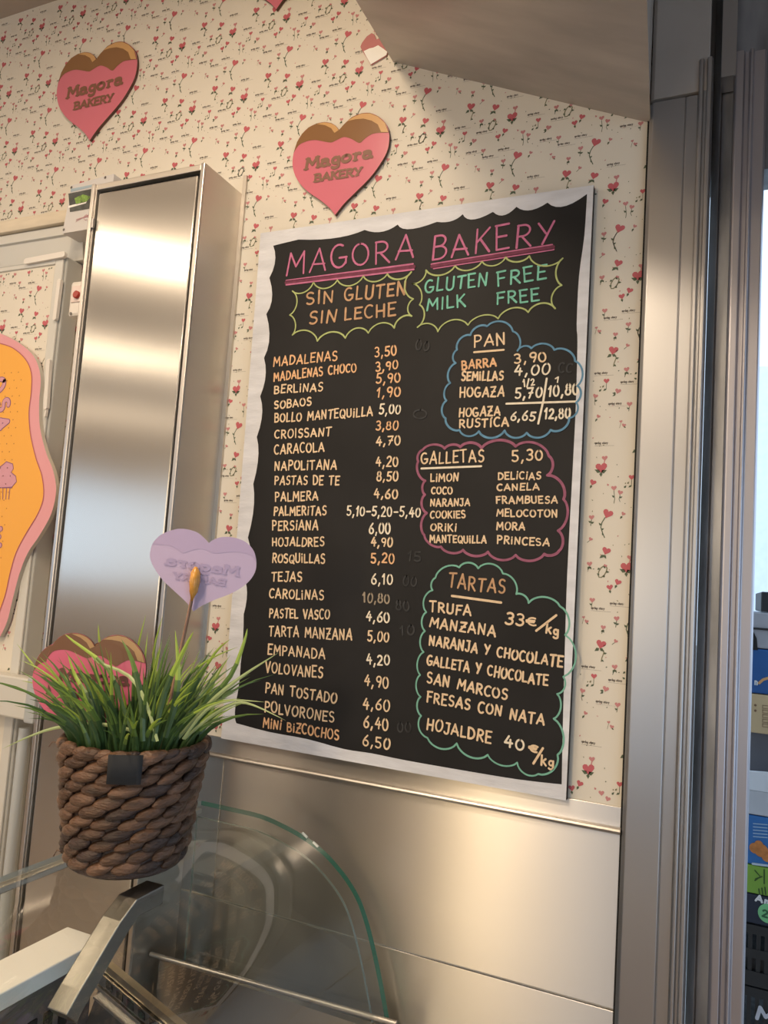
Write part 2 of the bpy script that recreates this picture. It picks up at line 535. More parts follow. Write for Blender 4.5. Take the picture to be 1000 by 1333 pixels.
def paper_print(pen, u0, u1, v0, v1, skip=None):
    """the flower and heart print of the wallpaper, a half drop repeat"""
    k = 0.00022

    def inside(x, y):
        return u0 + .004 < x < u1 - .004 and v0 + .004 < y < v1 - .004 and not (skip and skip(x, y))
    A, B = 0.135, 0.158
    for i in range(-2, int((u1 - u0) / A) + 3):
        for j in range(-1, int((v1 - v0) / B) + 3):
            ou = math.floor(u0 / A) * A + i * A + (0.045 * j) % A
            ov = math.ceil(v1 / B) * B - j * B

            def at(x, y):
                return ou + x * k, ov - y * k

            def H(x, y, s_, r=0.0, m=1):
                p = at(x, y)
                if inside(p[0] - s_ * k / 2, p[1] - s_ * k / 2) and inside(p[0] + s_ * k / 2, p[1] + s_ * k / 2):
                    pen.poly(heart_pts(p[0], p[1], s_ * k, r), m, 0.0004)

            def Lf(x, y, l, w, a, m=3):
                p = at(x, y)
                if inside(*p) and inside(p[0] + l * k * math.cos(a), p[1] + l * k * math.sin(a)):
                    pen.poly(leaf(p[0], p[1], l * k, w * k, a), m, 0.0004)

            def St(pts, w=5, m=3):
                q = [at(*p) for p in pts]
                if all(inside(*p) for p in q):
                    pen.stroke(q, w * k, m)
            # big heart on a curving stem
            H(60, 30, 74, -.35)
            St([(42, 60), (22, 95), (14, 130), (28, 170), (44, 205)], 7)
            Lf(16, 118, 26, 8, 2.3); Lf(20, 150, 22, 7, .6); Lf(36, 190, 22, 7, 2.2)
            # loose bud
            H(168, 28, 30, -.5, 2); Lf(160, 46, 24, 8, -2.2); St([(160, 46), (150, 64)])
            # rose with a leaf
            H(60, 300, 62, -.3); Lf(44, 330, 40, 12, -2.4); Lf(44, 330, 34, 10, -1.0)
            # wreath
            W = [(40 + 26 * math.cos(t), 452 + 44 * math.sin(t)) for t in [q * PI / 5 for q in range(11)]]
            St([(x_ + (452 - y_) * .35, y_) for x_, y_ in W], 9, 4)
            H(58, 408, 26, -.4, 2)
            for q in range(5):
                Lf(*W[q * 2], 22, 8, q * 1.3, 3)
            # full rose with a bud above
            H(205, 410, 84, 0.1); H(226, 340, 42, .1, 2); St([(228, 352), (222, 380)], 8, 2)
            Lf(200, 446, 48, 14, 2.7); Lf(205, 448, 44, 14, .45); Lf(203, 446, 34, 12, -1.5)
            # pair of hearts
            H(95, 560, 46, .2); H(150, 520, 48, -.35); Lf(95, 580, 26, 9, -1.3); Lf(142, 540, 30, 9, -2.0)
            # tiny sprigs
            H(330, 70, 22, .2, 2); H(352, 98, 30, -.2, 2); St([(330, 80), (322, 118)], 3, 4); Lf(352, 108, 18, 6, -.6)
            H(470, 130, 36, -.1, 2); Lf(468, 146, 26, 8, -1.2); Lf(470, 150, 22, 7, -2.3); St([(470, 146), (462, 176)], 4)
            H(560, 60, 40, .1, 2); St([(560, 78), (556, 122)], 5); Lf(558, 100, 24, 8, 2.6); Lf(558, 104, 24, 8, .4)
            # rose over a budded stem
            H(460, 250, 70, -.2); Lf(448, 280, 40, 13, -2.5); Lf(452, 282, 38, 12, -.5); St([(470, 284), (482, 310), (470, 345), (466, 372)], 7, 4); Lf(480, 316, 24, 8, .3); Lf(468, 360, 22, 7, -.7)
            # twin flowers
            H(300, 560, 40, .1, 2); H(345, 592, 38, -.3, 2); St([(300, 580), (308, 640), (304, 672)], 4); St([(345, 610), (338, 640), (346, 660)], 4)
            Lf(306, 630, 26, 8, 2.4); Lf(340, 632, 24, 8, .4); Lf(370, 560, 26, 8, .9); Lf(392, 530, 22, 7, 1.0, 4); Lf(262, 545, 20, 8, 2.2, 2)
            # small roses
            H(560, 400, 40, .15, 2); Lf(558, 418, 30, 9, -1.9); Lf(560, 420, 26, 8, -.9); St([(560, 418), (548, 456)], 4)
            H(420, 480, 42, 0); St([(420, 500), (420, 545)], 4); Lf(420, 540, 26, 8, -2.5)
            H(505, 560, 44, -.25, 2); Lf(492, 578, 28, 9, 3.0); Lf(490, 584, 28, 7, -2.6)
            H(590, 660, 40, 0, 2); St([(590, 680), (586, 712)], 4); Lf(588, 698, 22, 7, 2.5)
            H(560, 220, 30, -.5, 2); St([(552, 232), (536, 246)], 4)
            # the little printed words with a hairline below
            for (x, y) in ((150, 235), (380, 5), (330, 425), (100, 680), (520, 500), (440, 660)):
                p = at(x, y)
                if inside(*p) and inside(p[0] + 140 * k, p[1]):
                    pen.text('spring story', p, (p[0] + 92 * k, p[1]), 15 * k, 4.6 * k, None, 5, .15)
                    pen.stroke([(p[0], p[1] - 13 * k), (p[0] + 138 * k, p[1] - 13 * k)], 1.6 * k, 5)
            rr = random.Random(5)
            for q in range(26):
                x, y = rr.uniform(0, 610), rr.uniform(0, 700)
                Lf(x, y, rr.uniform(9, 15), rr.uniform(3, 5), rr.uniform(0, 6), rr.choice((2, 3, 4)))


wp = Pen((0, 0, 0), (1, 0, 0), (0, 0, 1), (0, -1, 0))
wp.mb.box((WALL_L, 0, 0), (WALL_R, 0.12, ZC), 0)
paper_print(wp, -1.95, -0.118, ZP, ZC, lambda x, z: (-1.19 < x < -0.93 and z < 2.25) or (x < -1.4 and z < 2.36) or (-0.84 < x < -0.20 and 1.30 < z < 2.27))
tag(wp.mb.build('wall_back', PAPER), kind='structure')

mb = MB()
mb.box((WALL_L, -6.6, -0.1), (2.6, 0.12, 0.0))
tag(mb.build('floor', M_FLOOR), kind='structure')
mb = MB()
mb.box((WALL_L - .12, -6.72, ZC), (2.72, 0.12, ZC + 0.1))
tag(mb.build('ceiling', M_CEIL), kind='structure')
mb = MB()   # left side of the shop with a band of windows
mb.box((WALL_L - .12, -6.72, 0), (WALL_L, 0.12, 1.4))
mb.box((WALL_L - .12, -6.72, 2.35), (WALL_L, 0.12, ZC))
mb.box((WALL_L - .12, -1.6, 1.4), (WALL_L, 0.12, 2.35))
mb.box((WALL_L - .12, -6.72, 1.4), (WALL_L, -6.3, 2.35))
tag(mb.build('wall_left', M_ROOM), kind='structure')
mb = MB()
mb.box((2.6, -6.72, 2.45), (2.72, 0.12, ZC))   # open shop front to the right
mb.box((2.6, -6.72, 0), (2.72, -4.6, 2.45))
mb.box((2.6, -1.3, 0), (2.72, 0.12, 2.45))
tag(mb.build('wall_right', M_ROOM), kind='structure')
mb = MB()   # the far side of the shop with its open front
mb.box((WALL_L, -6.72, 0), (-1.5, -6.6, ZC))
mb.box((-0.35, -6.72, 0), (2.6, -6.6, ZC))
mb.box((-1.5, -6.72, 2.45), (-0.35, -6.6, ZC))
tag(mb.build('wall_front', M_ROOM), kind='structure')

# steel cladding of the lower wall: strip, ledge and two sheets, standing proud of the wall
mb = MB()
mb.box((-0.925, -0.003, 1.250), (-0.128, 0.0, ZP))
tag(mb.build('trim_1', M_STEEL, bevel=.0008), kind='structure')
mb = MB()
P = [(-0.925, 0, 1.254), (-0.925, -0.010, 1.2525), (-0.925, -0.0125, 1.249), (-0.925, -0.010, 1.2445), (-0.925, 0, 1.243)]
mb.prism(P, (0.797, 0, 0))
tag(mb.build('trim_2', M_RIM, bevel=.001), kind='structure')
mb = MB()
mb.box((-0.925, -0.0035, 0.992), (-0.852, 0, 1.2435))
mb.box((-0.8505, -0.004, 0.992), (-0.128, 0, 1.2435))
tag(mb.build('trim_3', M_STEEL, bevel=.001), kind='structure')
mb = MB()
mb.box((-0.925, -0.0045, 0.02), (-0.128, 0, 0.9895))
tag(mb.build('trim_4', M_STEEL, bevel=.001), kind='structure')

# the sloping soffit and the head panel over the post
sA = onY(513, 81, 0)
sB = onY(846, 160, 0)
slope = (sB[2] - sA[2]) / (sB[0] - sA[0])


def sof(x):
    return sA[2] + slope * (x - sA[0])


mb = MB()
xs, xe = sA[0], -0.098
pl = [(xs, 0.0), (xs, -1.0), (-0.092, -1.0), (-0.108, -0.29), (-0.126, -0.012), (-0.126, 0.0)]
n = len(pl)
mb.add([(x, y, sof(x)) for x, y in pl] + [(x, y, ZC) for x, y in pl],
       [tuple(range(n)), tuple(range(2 * n - 1, n - 1, -1))] + [(i, (i + 1) % n, (i + 1) % n + n, i + n) for i in range(n)])
tag(mb.build('trim_5', M_SOFFIT, bevel=.002), kind='structure')

# steel post, rolled edges, shutter channel and door frame: extruded plan outlines


def extr(name, pts, z0, z1, m_, bevel=.0012):
    b = MB()
    b.prism([(x, y, z0) for x, y in pts], (0, 0, z1 - z0))
    return tag(b.build(name, m_, bevel=bevel), kind='structure')


ZJ = 2.405
extr('trim_6', [(-0.124, 0.0), (-0.126, -0.010), (-0.120, -0.016), (-0.0715, -0.016), (-0.0705, -0.0135), (-0.0695, -0.016), (-0.052, -0.016), (-0.052, 0.0)], 0.0, ZJ, M_STEELP)
extr('trim_7', [(-0.052, 0.02), (-0.052, -0.019), (-0.050, -0.024), (-0.0455, -0.024), (-0.044, -0.018), (-0.040, -0.018), (-0.039, -0.025), (-0.0335, -0.025), (-0.031, -0.018), (-0.031, 0.02)], 0.0, 2.46, M_STEELP)
extr('trim_8', [(-0.031, 0.05), (-0.031, 0.034), (-0.019, 0.030), (-0.017, 0.034), (0.000, 0.032), (0.000, 0.05)], 0.0, ZC, M_ALUD)
extr('trim_9', [(-0.001, 0.06), (-0.001, -0.006), (0.003, -0.010), (0.013, -0.010), (0.015, -0.004), (0.021, -0.004), (0.0225, -0.012), (0.026, -0.012), (0.028, -0.002), (0.043, -0.002), (0.046, 0.003), (0.046, 0.06)], 0.0, 2.47, M_ALU)
# head panel: laps over the post
extr('trim_10', [(-0.1245, 0.0), (-0.1245, -0.014), (-0.119, -0.0185), (-0.0365, -0.0185), (-0.0365, 0.0)], ZJ + .004, ZC, M_SOFFIT)
extr('trim_11', [(-0.020, 0.03), (-0.020, -0.012), (0.002, -0.012), (0.002, 0.03)], 2.43, ZC, M_STEELP)
mb = MB()
mb.box((-0.05, 0.05, 2.3), (2.6, 0.12, ZC))
tag(mb.build('trim_12', M_ALUD), kind='structure')
mb = MB()
mb.box((-0.129, -0.004, 0.0), (-0.1262, 0.0, 2.39))
tag(mb.build('trim_13', M_BLACK), kind='structure')

# the pale wooden strip and header at the left
mb = MB()
mb.box((-2.0, -0.04, 2.360), (-1.352, 0.0, 2.390))
tag(mb.build('trim_14', M_CREAMW, bevel=.002), kind='structure')
mb = MB()
mb.prism([(-2.0, 0.0, 2.358), (-2.0, -0.030, 2.358), (-2.0, -0.032, 2.335), (-2.0, -0.026, 2.333), (-2.0, -0.018, 2.275), (-2.0, 0.0, 2.275)], (0.665, 0, 0))
tag(mb.build('trim_15', M_ENAMEL, bevel=.001), kind='structure')

# ------------------------------------------------------------------ outside
mb = MB()
mb.box((-6, 0.12, -0.1), (12, 30, 0.0))
tag(mb.build('pavement', mat('pavement_grey', (0.30, 0.30, 0.30), 0.85, noise=0.15, nscale=3)), kind='structure')
bl = empty('building', (3.0, 14, 0), 'white building with a teal band across the street', 'building')
mb = MB(); mb.box((0.2, 14, 0), (6.0, 17, 6)); mb.build('facade', mat('white_render', (0.80, 0.84, 0.88), 0.8, noise=.04), bl)
mb = MB(); mb.box((0.9, 13.95, 2.55), (5.8, 14.0, 2.75)); mb.build('band', mat('teal_band', (0.08, 0.42, 0.45), 0.6), bl)
for q in range(3):
    mb = MB(); mb.box((1.2 + q * 1.6, 13.97, 3.4), (2.1 + q * 1.6, 14.02, 4.9)); mb.build('window', mat('window_glass', (0.10, 0.16, 0.2), 0.1), bl)


# ------------------------------------------------------------------ chalkboard
BT = 0.016
bo = onY(513, 640, -BT)
board = empty('menu_board', (bo[0], -BT, bo[2]), 'black chalkboard menu with a white scalloped painted border and handwritten prices', 'menu board')


def B2(p):
    q = onY(p[0], p[1], -BT)
    return (q[0], q[2])


def spline(pts, k=6):
    out = []
    n = len(pts)
    for i in range(n - 1):
        p0, p1, p2, p3 = [np.array(pts[max(min(j, n - 1), 0)], float) for j in (i - 1, i, i + 1, i + 2)]
        for q in range(k):
            t = q / k
            out.append(tuple(0.5 * ((2 * p1) + (-p0 + p2) * t + (2 * p0 - 5 * p1 + 4 * p2 - p3) * t * t + (-p0 + 3 * p1 - 3 * p2 + p3) * t ** 3)))
    out.append(tuple(pts[-1]))
    return out


def sag(pts, k=7):
    """pts alternate cusp, mid, cusp, mid ... : a parabola through each triple"""
    out = []
    for i in range(0, len(pts) - 2, 2):
        a, b, c = [np.array(p, float) for p in pts[i:i + 3]]
        ctl = 2 * b - (a + c) / 2
        for q in range(k):
            t = q / k
            out.append(tuple((1 - t) ** 2 * a + 2 * t * (1 - t) * ctl + t * t * c))
    out.append(tuple(pts[-1]))
    return out


outer = [B2(p) for p in [(339.5, 303.7), (773, 241), (737, 1042), (288, 961)]]
mb = MB()
mb.prism([(x, -BT, z) for x, z in outer], (0, BT - 0.001, 0))
mb.build('board', M_BOARD, board)
inner_top = sag([(356, 320), (372, 316), (389, 312), (437, 310), (475, 299.5), (497, 302), (518, 292.5), (534, 298.5), (569, 289), (588, 288), (602.6, 279), (616, 286), (642, 276), (656, 280.5), (672.6, 269.4), (690, 274), (713, 264), (734, 269), (764.5, 252.6)])
inner_right = spline([(764.5, 252.6), (761, 307), (754, 360), (751, 422), (752, 446), (750, 525), (747, 587), (740, 720), (737, 794), (733, 943), (731.5, 1021)], 3)
inner_bot = spline([(731.5, 1021), (678, 1015), (616, 1005), (530, 990), (484, 980.6), (448, 975), (400, 962), (350, 952.6), (308, 941.4)], 3)
inner_left = sag([(308, 941.4), (306, 930), (308, 911), (311.5, 890), (313.6, 864), (316.5, 835), (317.5, 800), (321.8, 776), (320, 757), (327.5, 730), (323, 700), (330.5, 662), (330, 630), (336.5, 596), (334.6, 569), (341.5, 540), (339, 516), (346, 490), (344, 466), (351, 440), (347, 409), (354.5, 388), (351, 362), (358.5, 340), (356, 320)], 5)
pen = Pen((0, -BT - .0006, 0), (1, 0, 0), (0, 0, 1), (0, -1, 0))


def strip(mbx, outerp, innerp, y):
    """band between two outlines with equal count"""
    n = len(innerp)
    vs = [(x, y, z) for x, z in outerp] + [(x, y, z) for x, z in innerp]
    mbx.add(vs, [(i, i + n, i + 1 + n, i + 1) for i in range(n - 1)])


def seg(a, b, n):
    return [(a[0] + (b[0] - a[0]) * i / (n - 1), a[1] + (b[1] - a[1]) * i / (n - 1)) for i in range(n)]


mb = MB()
for inn, (a, b) in ((inner_top, (0, 1)), (inner_right, (1, 2)), (inner_bot, (2, 3)), (inner_left, (3, 0))):
    q = [B2(p) for p in inn]
    pa, pb_ = np.array(outer[a]), np.array(outer[b])
    tt = [min(max(float(np.dot(np.array(p) - pa, pb_ - pa) / np.dot(pb_ - pa, pb_ - pa)), 0.0), 1.0) for p in q]
    tt[0], tt[-1] = 0.0, 1.0
    strip(mb, [tuple(pa + (pb_ - pa) * t_) for t_ in tt], q, -BT - .0006)
# painted edges of the panel
mb.prism([(x, -BT - .0006, z) for x, z in outer], (0, 0.0004, 0))
mb.f.pop(-1) if False else None
brd = MB()
brd.v, brd.f, brd.m, brd.sm = mb.v, [f for f in mb.f if len(f) == 4 and not (set(f) <= set(range(len(mb.v) - 8, len(mb.v))) and False)], [], []
# keep only the bands
nb = sum(len(x) - 1 for x in (inner_top, inner_right, inner_bot, inner_left))
brd.f = mb.f[:nb]
brd.m, brd.sm = [0] * nb, [False] * nb
tag(brd.build('painted_border', M_WHITEP, board), 'white brush-painted scalloped border')

C_OR = mat('chalk_orange', (0.76, 0.45, 0.24), 0.8, noise=.12, nscale=120)
C_PE = mat('chalk_peach', (0.76, 0.57, 0.37), 0.8, noise=.12, nscale=120)
C_CR = mat('chalk_cream', (0.80, 0.71, 0.56), 0.8, noise=.10, nscale=120)
C_TAN = mat('chalk_tan', (0.52, 0.31, 0.17), 0.8, noise=.18, nscale=90)
C_DIM = mat('chalk_rubbed', (0.32, 0.26, 0.19), 0.8, noise=.25, nscale=90)
C_PK = mat('chalk_pink', (0.52, 0.15, 0.28), 0.8, noise=.15, nscale=90)
C_MAG = mat('chalk_dark_pink', (0.16, 0.035, 0.07), 0.85, noise=.2, nscale=90)
C_LIME = mat('chalk_lime', (0.40, 0.46, 0.18), 0.8, noise=.15, nscale=90)
C_TEAL = mat('chalk_teal', (0.18, 0.50, 0.38), 0.8, noise=.2, nscale=90)
C_MINT = mat('chalk_mint', (0.18, 0.43, 0.33), 0.8, noise=.15, nscale=90)
C_BLUE = mat('chalk_blue', (0.11, 0.26, 0.40), 0.8, noise=.2, nscale=90)
C_ROSE = mat('chalk_rose', (0.30, 0.095, 0.16), 0.8, noise=.2, nscale=90)
RNG = random.Random(11)


def newpen():
    return Pen((0, -BT - .0009, 0), (1, 0, 0), (0, 0, 1), (0, -1, 0))


def write(name, txt, x0, y0, x1, y1, h, m_, wpx=2.6, jig=True, label=None):
    pn = newpen()
    a, b = B2((x0, y0)), B2((x1, y1))
    t = B2((x0, y0 - h))
    pn.text(txt, a, b, abs(t[1] - a[1]), wpx * .84 / 745.0, RNG if jig else None)
    o = pn.mb.build(name, m_, board)
    if label:
        o['label'] = label
    return o


def line(name, pts, m_, wpx=2.6):
    pn = newpen()
    for st in pts:
        pn.stroke([B2(p) for p in st], wpx / 745.0)
    return pn.mb.build(name, m_, board)


def cloud(name, cusps, bulge, m_, wpx=2.8, label=None):
    """hand-drawn outline of arcs from cusp to cusp"""
    pn = newpen()
    P = [np.array(B2(p)) for p in cusps]
    for a, b in zip(P[:-1], P[1:]):
        d = b - a
        L = np.linalg.norm(d)
        nn = np.array([-d[1], d[0]]) / L
        bb = bulge * RNG.uniform(.85, 1.12)
        arcp = []
        for q in range(13):
            t = q / 12
            arcp.append(a + d * t + nn * L * bb * (4 * t * (1 - t)) ** 0.75)
        pn.stroke(arcp, wpx * .86 / 745.0 * RNG.uniform(.85, 1.1))
    o = pn.mb.build(name, m_, board)
    if label:
        o['label'] = label
    return o


write('title_lettering', 'MAGORA', 373, 359, 538, 336, 28, C_PK, 3.4)
write('title_lettering', 'BAKERY', 563, 338, 720, 315, 28, C_PK, 3.4)
for q in (((373, 366), (538, 344)), ((373, 371), (539, 351)), ((562, 344), (719, 319)), ((565, 350), (721, 325))):
    pass
line('underline', [[(373, 368), (539, 347.5)], [(563, 347), (720, 322)]], C_MAG, 5.5)
line('underline', [[(373, 365.5), (538, 343.8)], [(373, 371), (539, 351)]], C_PK, 2.4)
line('underline', [[(562, 344.3), (719, 319)], [(565, 349.6), (721, 325)]], C_PK, 2.4)


def z1(p):
    return (320 + p[0] * .26, 240 + p[1] * .26)


def z2(p):
    return (520 + p[0] * .28, 240 + p[1] * .28)


def z6(p):
    return (530 + p[0] * .24, 410 + p[1] * .24)


def z7(p):
    return (530 + p[0] * .24, 560 + p[1] * .24)


def z8(p):
    return (530 + p[0] * .2477, 720 + p[1] * .2477)


cloud('starburst_outline', [z1(p) for p in [(235, 535), (340, 490), (460, 480), (590, 460), (710, 450), (830, 440), (840, 575), (832, 660), (745, 720), (615, 745), (500, 770), (360, 785), (235, 755), (222, 655), (235, 535)]], -.27, C_LIME, 2.6, 'lime green starburst outline')
cloud('starburst_outline', [z2(p) for p in [(62, 462), (125, 400), (260, 380), (385, 360), (495, 340), (605, 335), (760, 345), (755, 470), (725, 578), (600, 595), (460, 625), (320, 655), (180, 685), (85, 665), (95, 560), (62, 462)]], -.25, C_LIME, 2.4, 'lime green starburst outline')
write('banner_lettering', 'SIN', 399, 397, 434, 393.5, 16, C_TAN, 3.4)
write('banner_lettering', 'GLUTEN', 449, 391.5, 528, 384.5, 16, C_TAN, 3.4)
write('banner_lettering', 'SIN', 402.7, 422, 437.6, 418.5, 15, C_TAN, 3.4)
write('banner_lettering', 'LECHE', 449, 417, 515, 410.5, 15, C_TAN, 3.4)
C_GHO = mat('chalk_wiped', (0.035, 0.035, 0.036), 0.85, noise=.5, nscale=60)
for t_, x_, y_ in (('00', 541, 456), ('15', 531, 730), ('00', 525, 762), ('80', 516, 794), ('10', 522, 826), ('0', 538, 545), ('00', 518, 952), ('CC', 727, 485)):
    write('wiped_price', t_, x_, y_, x_ + 17, y_ + .5, 12, C_GHO, 2.6)
write('banner_lettering', 'GLUTEN', 553.6, 381, 634, 372, 16, C_TEAL, 3.0)
write('banner_lettering', 'FREE', 648, 372, 711, 363, 17, C_TEAL, 3.0)
write('banner_lettering', 'MILK', 556, 405, 606, 399, 15, C_TEAL, 3.0)
write('banner_lettering', 'FREE', 647, 397, 702, 391, 15, C_TEAL, 3.0)

items = [('MADALENAS', 356.5, 476.8, 439, 468.8, 11.5, 0), ('MADALENAS CHOCO', 357, 496, 464, 484, 10.5, 0), ('BERLiNAS', 357.6, 512.5, 420, 508.5, 10, 1), ('SOBAOS', 357.6, 532.5, 405.4, 527.4, 9.5, 1),
         ('BOLLO MANTEQUiLLA', 358, 550, 485, 541, 10.5, 1), ('CROISSANT', 358, 571, 431, 567.6, 10.5, 1), ('CARACOLA', 357.6, 592, 422, 587, 11.5, 1), ('NAPOLiTANA', 358, 612, 438, 611, 11.5, 1),
         ('PASTAS DE TE', 358, 631, 441.5, 631, 11, 1), ('PALMERA', 358.7, 652.5, 414, 651, 11, 1), ('PALMERiTAS', 357, 671, 424.8, 670, 11, 1), ('PERSiANA', 355, 690, 414, 690, 11.5, 1),
         ('HOJALDRES', 355, 710.5, 422, 711, 10.5, 1), ('ROSQUiLLAS', 355, 732, 423, 733, 11, 1), ('TEJAS', 354, 756.5, 393, 757, 12, 1), ('CAROLiNAS', 351, 778, 421.5, 780.6, 11.5, 1),
         ('PASTEL VASCO', 351, 803.6, 429, 806, 11.5, 1), ('TARTA MANZANA', 350.6, 827.4, 458, 833, 13, 1), ('EMPANADA', 349, 851, 423, 858, 12.5, 1), ('VOLOVANES', 346, 875, 420, 882.6, 13, 1),
         ('PAN TOSTADO', 346, 901, 438, 915, 12.5, 1), ('POLVORONES', 345, 926, 435, 940, 13, 1), ('MiNi BiZCOCHOS', 343, 946, 441, 963, 11.5, 0)]
for t, x0, y0, x1, y1, h, c in items:
    write('item_name', t, x0, y0, x1, y1, h, (C_OR, C_PE)[c])
prices = [('3,50', 488.7, 465, 516, 462, 12, 0), ('3,90', 490, 483.7, 518, 480, 11, 0), ('5,90', 490, 499, 521, 497.5, 11.5, 0), ('1,90', 491, 517, 521, 516.6, 11.5, 0), ('5,00', 494, 539, 521, 538.5, 11.5, 2),
          ('3,80', 490, 560, 518, 559.6, 11, 0), ('4,70', 490, 580, 521, 579, 11.5, 1), ('4,20', 490, 607, 518, 607, 12, 1), ('8,50', 491, 626, 518, 626, 11.5, 1), ('4,60', 487.5, 648, 517.5, 649, 11.5, 1),
          ('5,10-5,20-5,40', 452, 671, 547, 673, 11.5, 2), ('6,00', 481, 694, 508, 694.4, 13, 2), ('4,90', 483.6, 710.5, 510.6, 711.7, 11, 1), ('5,20', 483.6, 732, 513, 733.5, 12, 0), ('6,10', 484, 760, 511, 760.6, 13, 2),
          ('10,80', 473, 783.6, 507, 785, 12, 3), ('4,60', 477, 808, 507, 810, 12, 2), ('5,00', 479, 834, 506, 836, 12, 1), ('4,20', 478, 864, 507, 866, 13, 2), ('4,90', 474.6, 892, 505.4, 895.8, 14, 1),
          ('4,60', 473, 922, 507, 926, 14, 1), ('6,40', 473.8, 945.6, 505, 951, 14, 1), ('6,50', 472.6, 970, 507, 976, 13.5, 1)]
for t, x0, y0, x1, y1, h, c in prices:
    write('price', t, x0, y0, x1, y1, h, (C_OR, C_PE, C_CR, C_DIM)[c])
# bread
cloud('cloud_outline', [z6(p) for p in [(265, 262), (272, 190), (345, 110), (435, 62), (575, 90), (600, 195), (675, 182), (800, 190), (912, 250), (925, 385), (918, 475), (880, 560), (780, 625), (650, 640), (530, 628), (390, 632), (285, 625), (210, 562), (215, 465), (235, 370), (265, 262)]], .26, C_BLUE, 3.0, 'blue cloud outline')
write('section_title', 'PAN', 617.6, 453, 658, 448, 15, C_PE, 2.6)
line('underline', [[(617.6, 458.7), (656, 455.6)]], C_PE)
write('item_name', 'BARRA', 602, 481, 646, 476.5, 10.5, C_OR, 2.8)
write('item_name', 'SEMiLLAS', 601, 496, 655, 494.5, 11, C_PE, 2.8)
write('item_name', 'HOGAZA', 599, 517, 656, 515.6, 12, C_PE, 2.7)
write('item_name', 'HOGAZA', 598, 543, 651, 541, 11, C_PE, 2.7)
write('item_name', 'RUSTÍCA', 598.4, 556.4, 662, 555, 10.5, C_PE, 2.7)
write('price', '3,90', 670.4, 473.6, 711, 470, 12, C_PE, 2.8)
write('price', '4,00', 670, 488.7, 715, 488, 13, C_CR, 2.8)
write('price', '1/2', 682, 503.6, 696, 501, 8.5, C_CR, 2.2)
write('price', '1', 723, 498, 728, 498, 6.5, C_CR, 2.2)
write('price', '5,70', 671, 518.5, 705, 517.5, 13, C_CR, 2.8)
write('price', '10,80', 714, 516, 753, 514, 13, C_CR, 2.8)
write('price', '6,65', 665, 547, 696, 548, 11, C_CR, 2.8)
write('price', '12,80', 709, 545.6, 742, 544.4, 13, C_CR, 2.8)
line('price_grid', [[(712, 493), (707.6, 521.6), (701, 551.6)], [(659.6, 525.7), (750, 522.8)]], C_CR, 2.6)
# biscuits
cloud('cloud_outline', [z7(p) for p in [(62, 170), (85, 108), (205, 100), (290, 92), (405, 98), (590, 88), (770, 140), (762, 245), (850, 375), (820, 545), (825, 655), (745, 672), (590, 678), (440, 660), (305, 650), (185, 632), (95, 570), (108, 450), (98, 350), (100, 275), (62, 170)]], .22, C_ROSE, 3.8, 'dusky pink cloud outline')
write('section_title', 'GALLETAS', 548.7, 604.4, 630, 601, 14.5, C_PE, 2.6)
line('underline', [[(549, 610), (626.7, 607)]], C_CR)
write('price', '5,30', 667, 600, 706, 599.6, 13, C_PE, 2.8)
for t, x0, y0, x1, y1, h in [('LiMON', 561, 627, 596.7, 626, 9.5), ('COCO', 562, 643, 589, 643, 8.5), ('NARANJA', 560.7, 659, 611.6, 658.4, 9), ('COOKiES', 560.5, 674.7, 606, 674, 9), ('ORiKi', 561, 691, 594, 691.5, 9), ('MANTEQUiLLA', 560, 706, 633, 707, 9),
                              ('DELiCiAS', 649, 624, 704, 624, 9), ('CANELA', 647.6, 638.7, 702, 638, 8.5), ('FRAMBUESA', 646.4, 655.5, 725.6, 654.8, 8.5), ('MELOCOTON', 647, 672, 725.6, 673, 9), ('MORA', 647, 689.6, 683, 689.6, 9.5), ('PRiNCESA', 647.6, 707.6, 715, 710.5, 9.5)]:
    write('item_name', t, x0, y0, x1, y1, h, C_PE, 2.3)
# cakes
cloud('cloud_outline', [z8(p) for p in [(150, 130), (275, 75), (375, 80), (505, 108), (575, 215), (640, 262), (805, 280), (832, 430), (822, 650), (790, 740), (772, 870), (792, 1060), (690, 1160), (580, 1100), (425, 1060), (262, 1000), (108, 970), (75, 855), (72, 755), (70, 640), (88, 520), (95, 410), (102, 310), (135, 195), (150, 130)]], .25, C_MINT, 2.6, 'mint green cloud outline')
write('section_title', 'TARTAS', 584, 764, 657, 773, 17, C_TAN, 2.8)
line('underline', [[(588.7, 775.7), (652.6, 784.4)]], C_PE, 3)
for t, x0, y0, x1, y1, h in [('TRUFA', 559.7, 795.5, 613, 801.7, 12.5), ('MANZANA', 559.7, 815.4, 644.7, 829, 12.5), ('NARANJA Y CHOCOLATE', 559, 839.4, 732, 868.6, 12.5), ('GALLETA Y CHOCOLATE', 556, 865, 713, 892.6, 12.5),
                              ('SAN MARCOS', 556, 888.4, 660, 910.7, 13), ('FRESAS CON NATA', 556, 912.7, 708, 944, 13), ('HOJALDRE', 556, 949, 639, 967.7, 14)]:
    write('item_name', t, x0, y0, x1, y1, h, C_PE, 2.9)
write('price', '33', 658, 811.6, 681, 815.4, 14, C_PE, 3)
write('price', '€', 686, 814, 699, 815.4, 10, C_PE, 2.8)
write('price', 'kg', 710.8, 824, 727, 827, 11, C_PE, 2.8)
write('price', '40', 657, 971.4, 681.6, 976.4, 14, C_CR, 3)
write('price', '€', 688.5, 976.4, 700, 980, 9, C_PE, 2.8)
write('price', 'kg', 704.6, 995, 720.7, 997.4, 12, C_PE, 2.8)
line('price_slash', [[(698.4, 821), (724.4, 801)]], C_PE, 2.8)
line('price_slash', [[(694.7, 993.7), (707, 974)]], C_PE, 2.8)

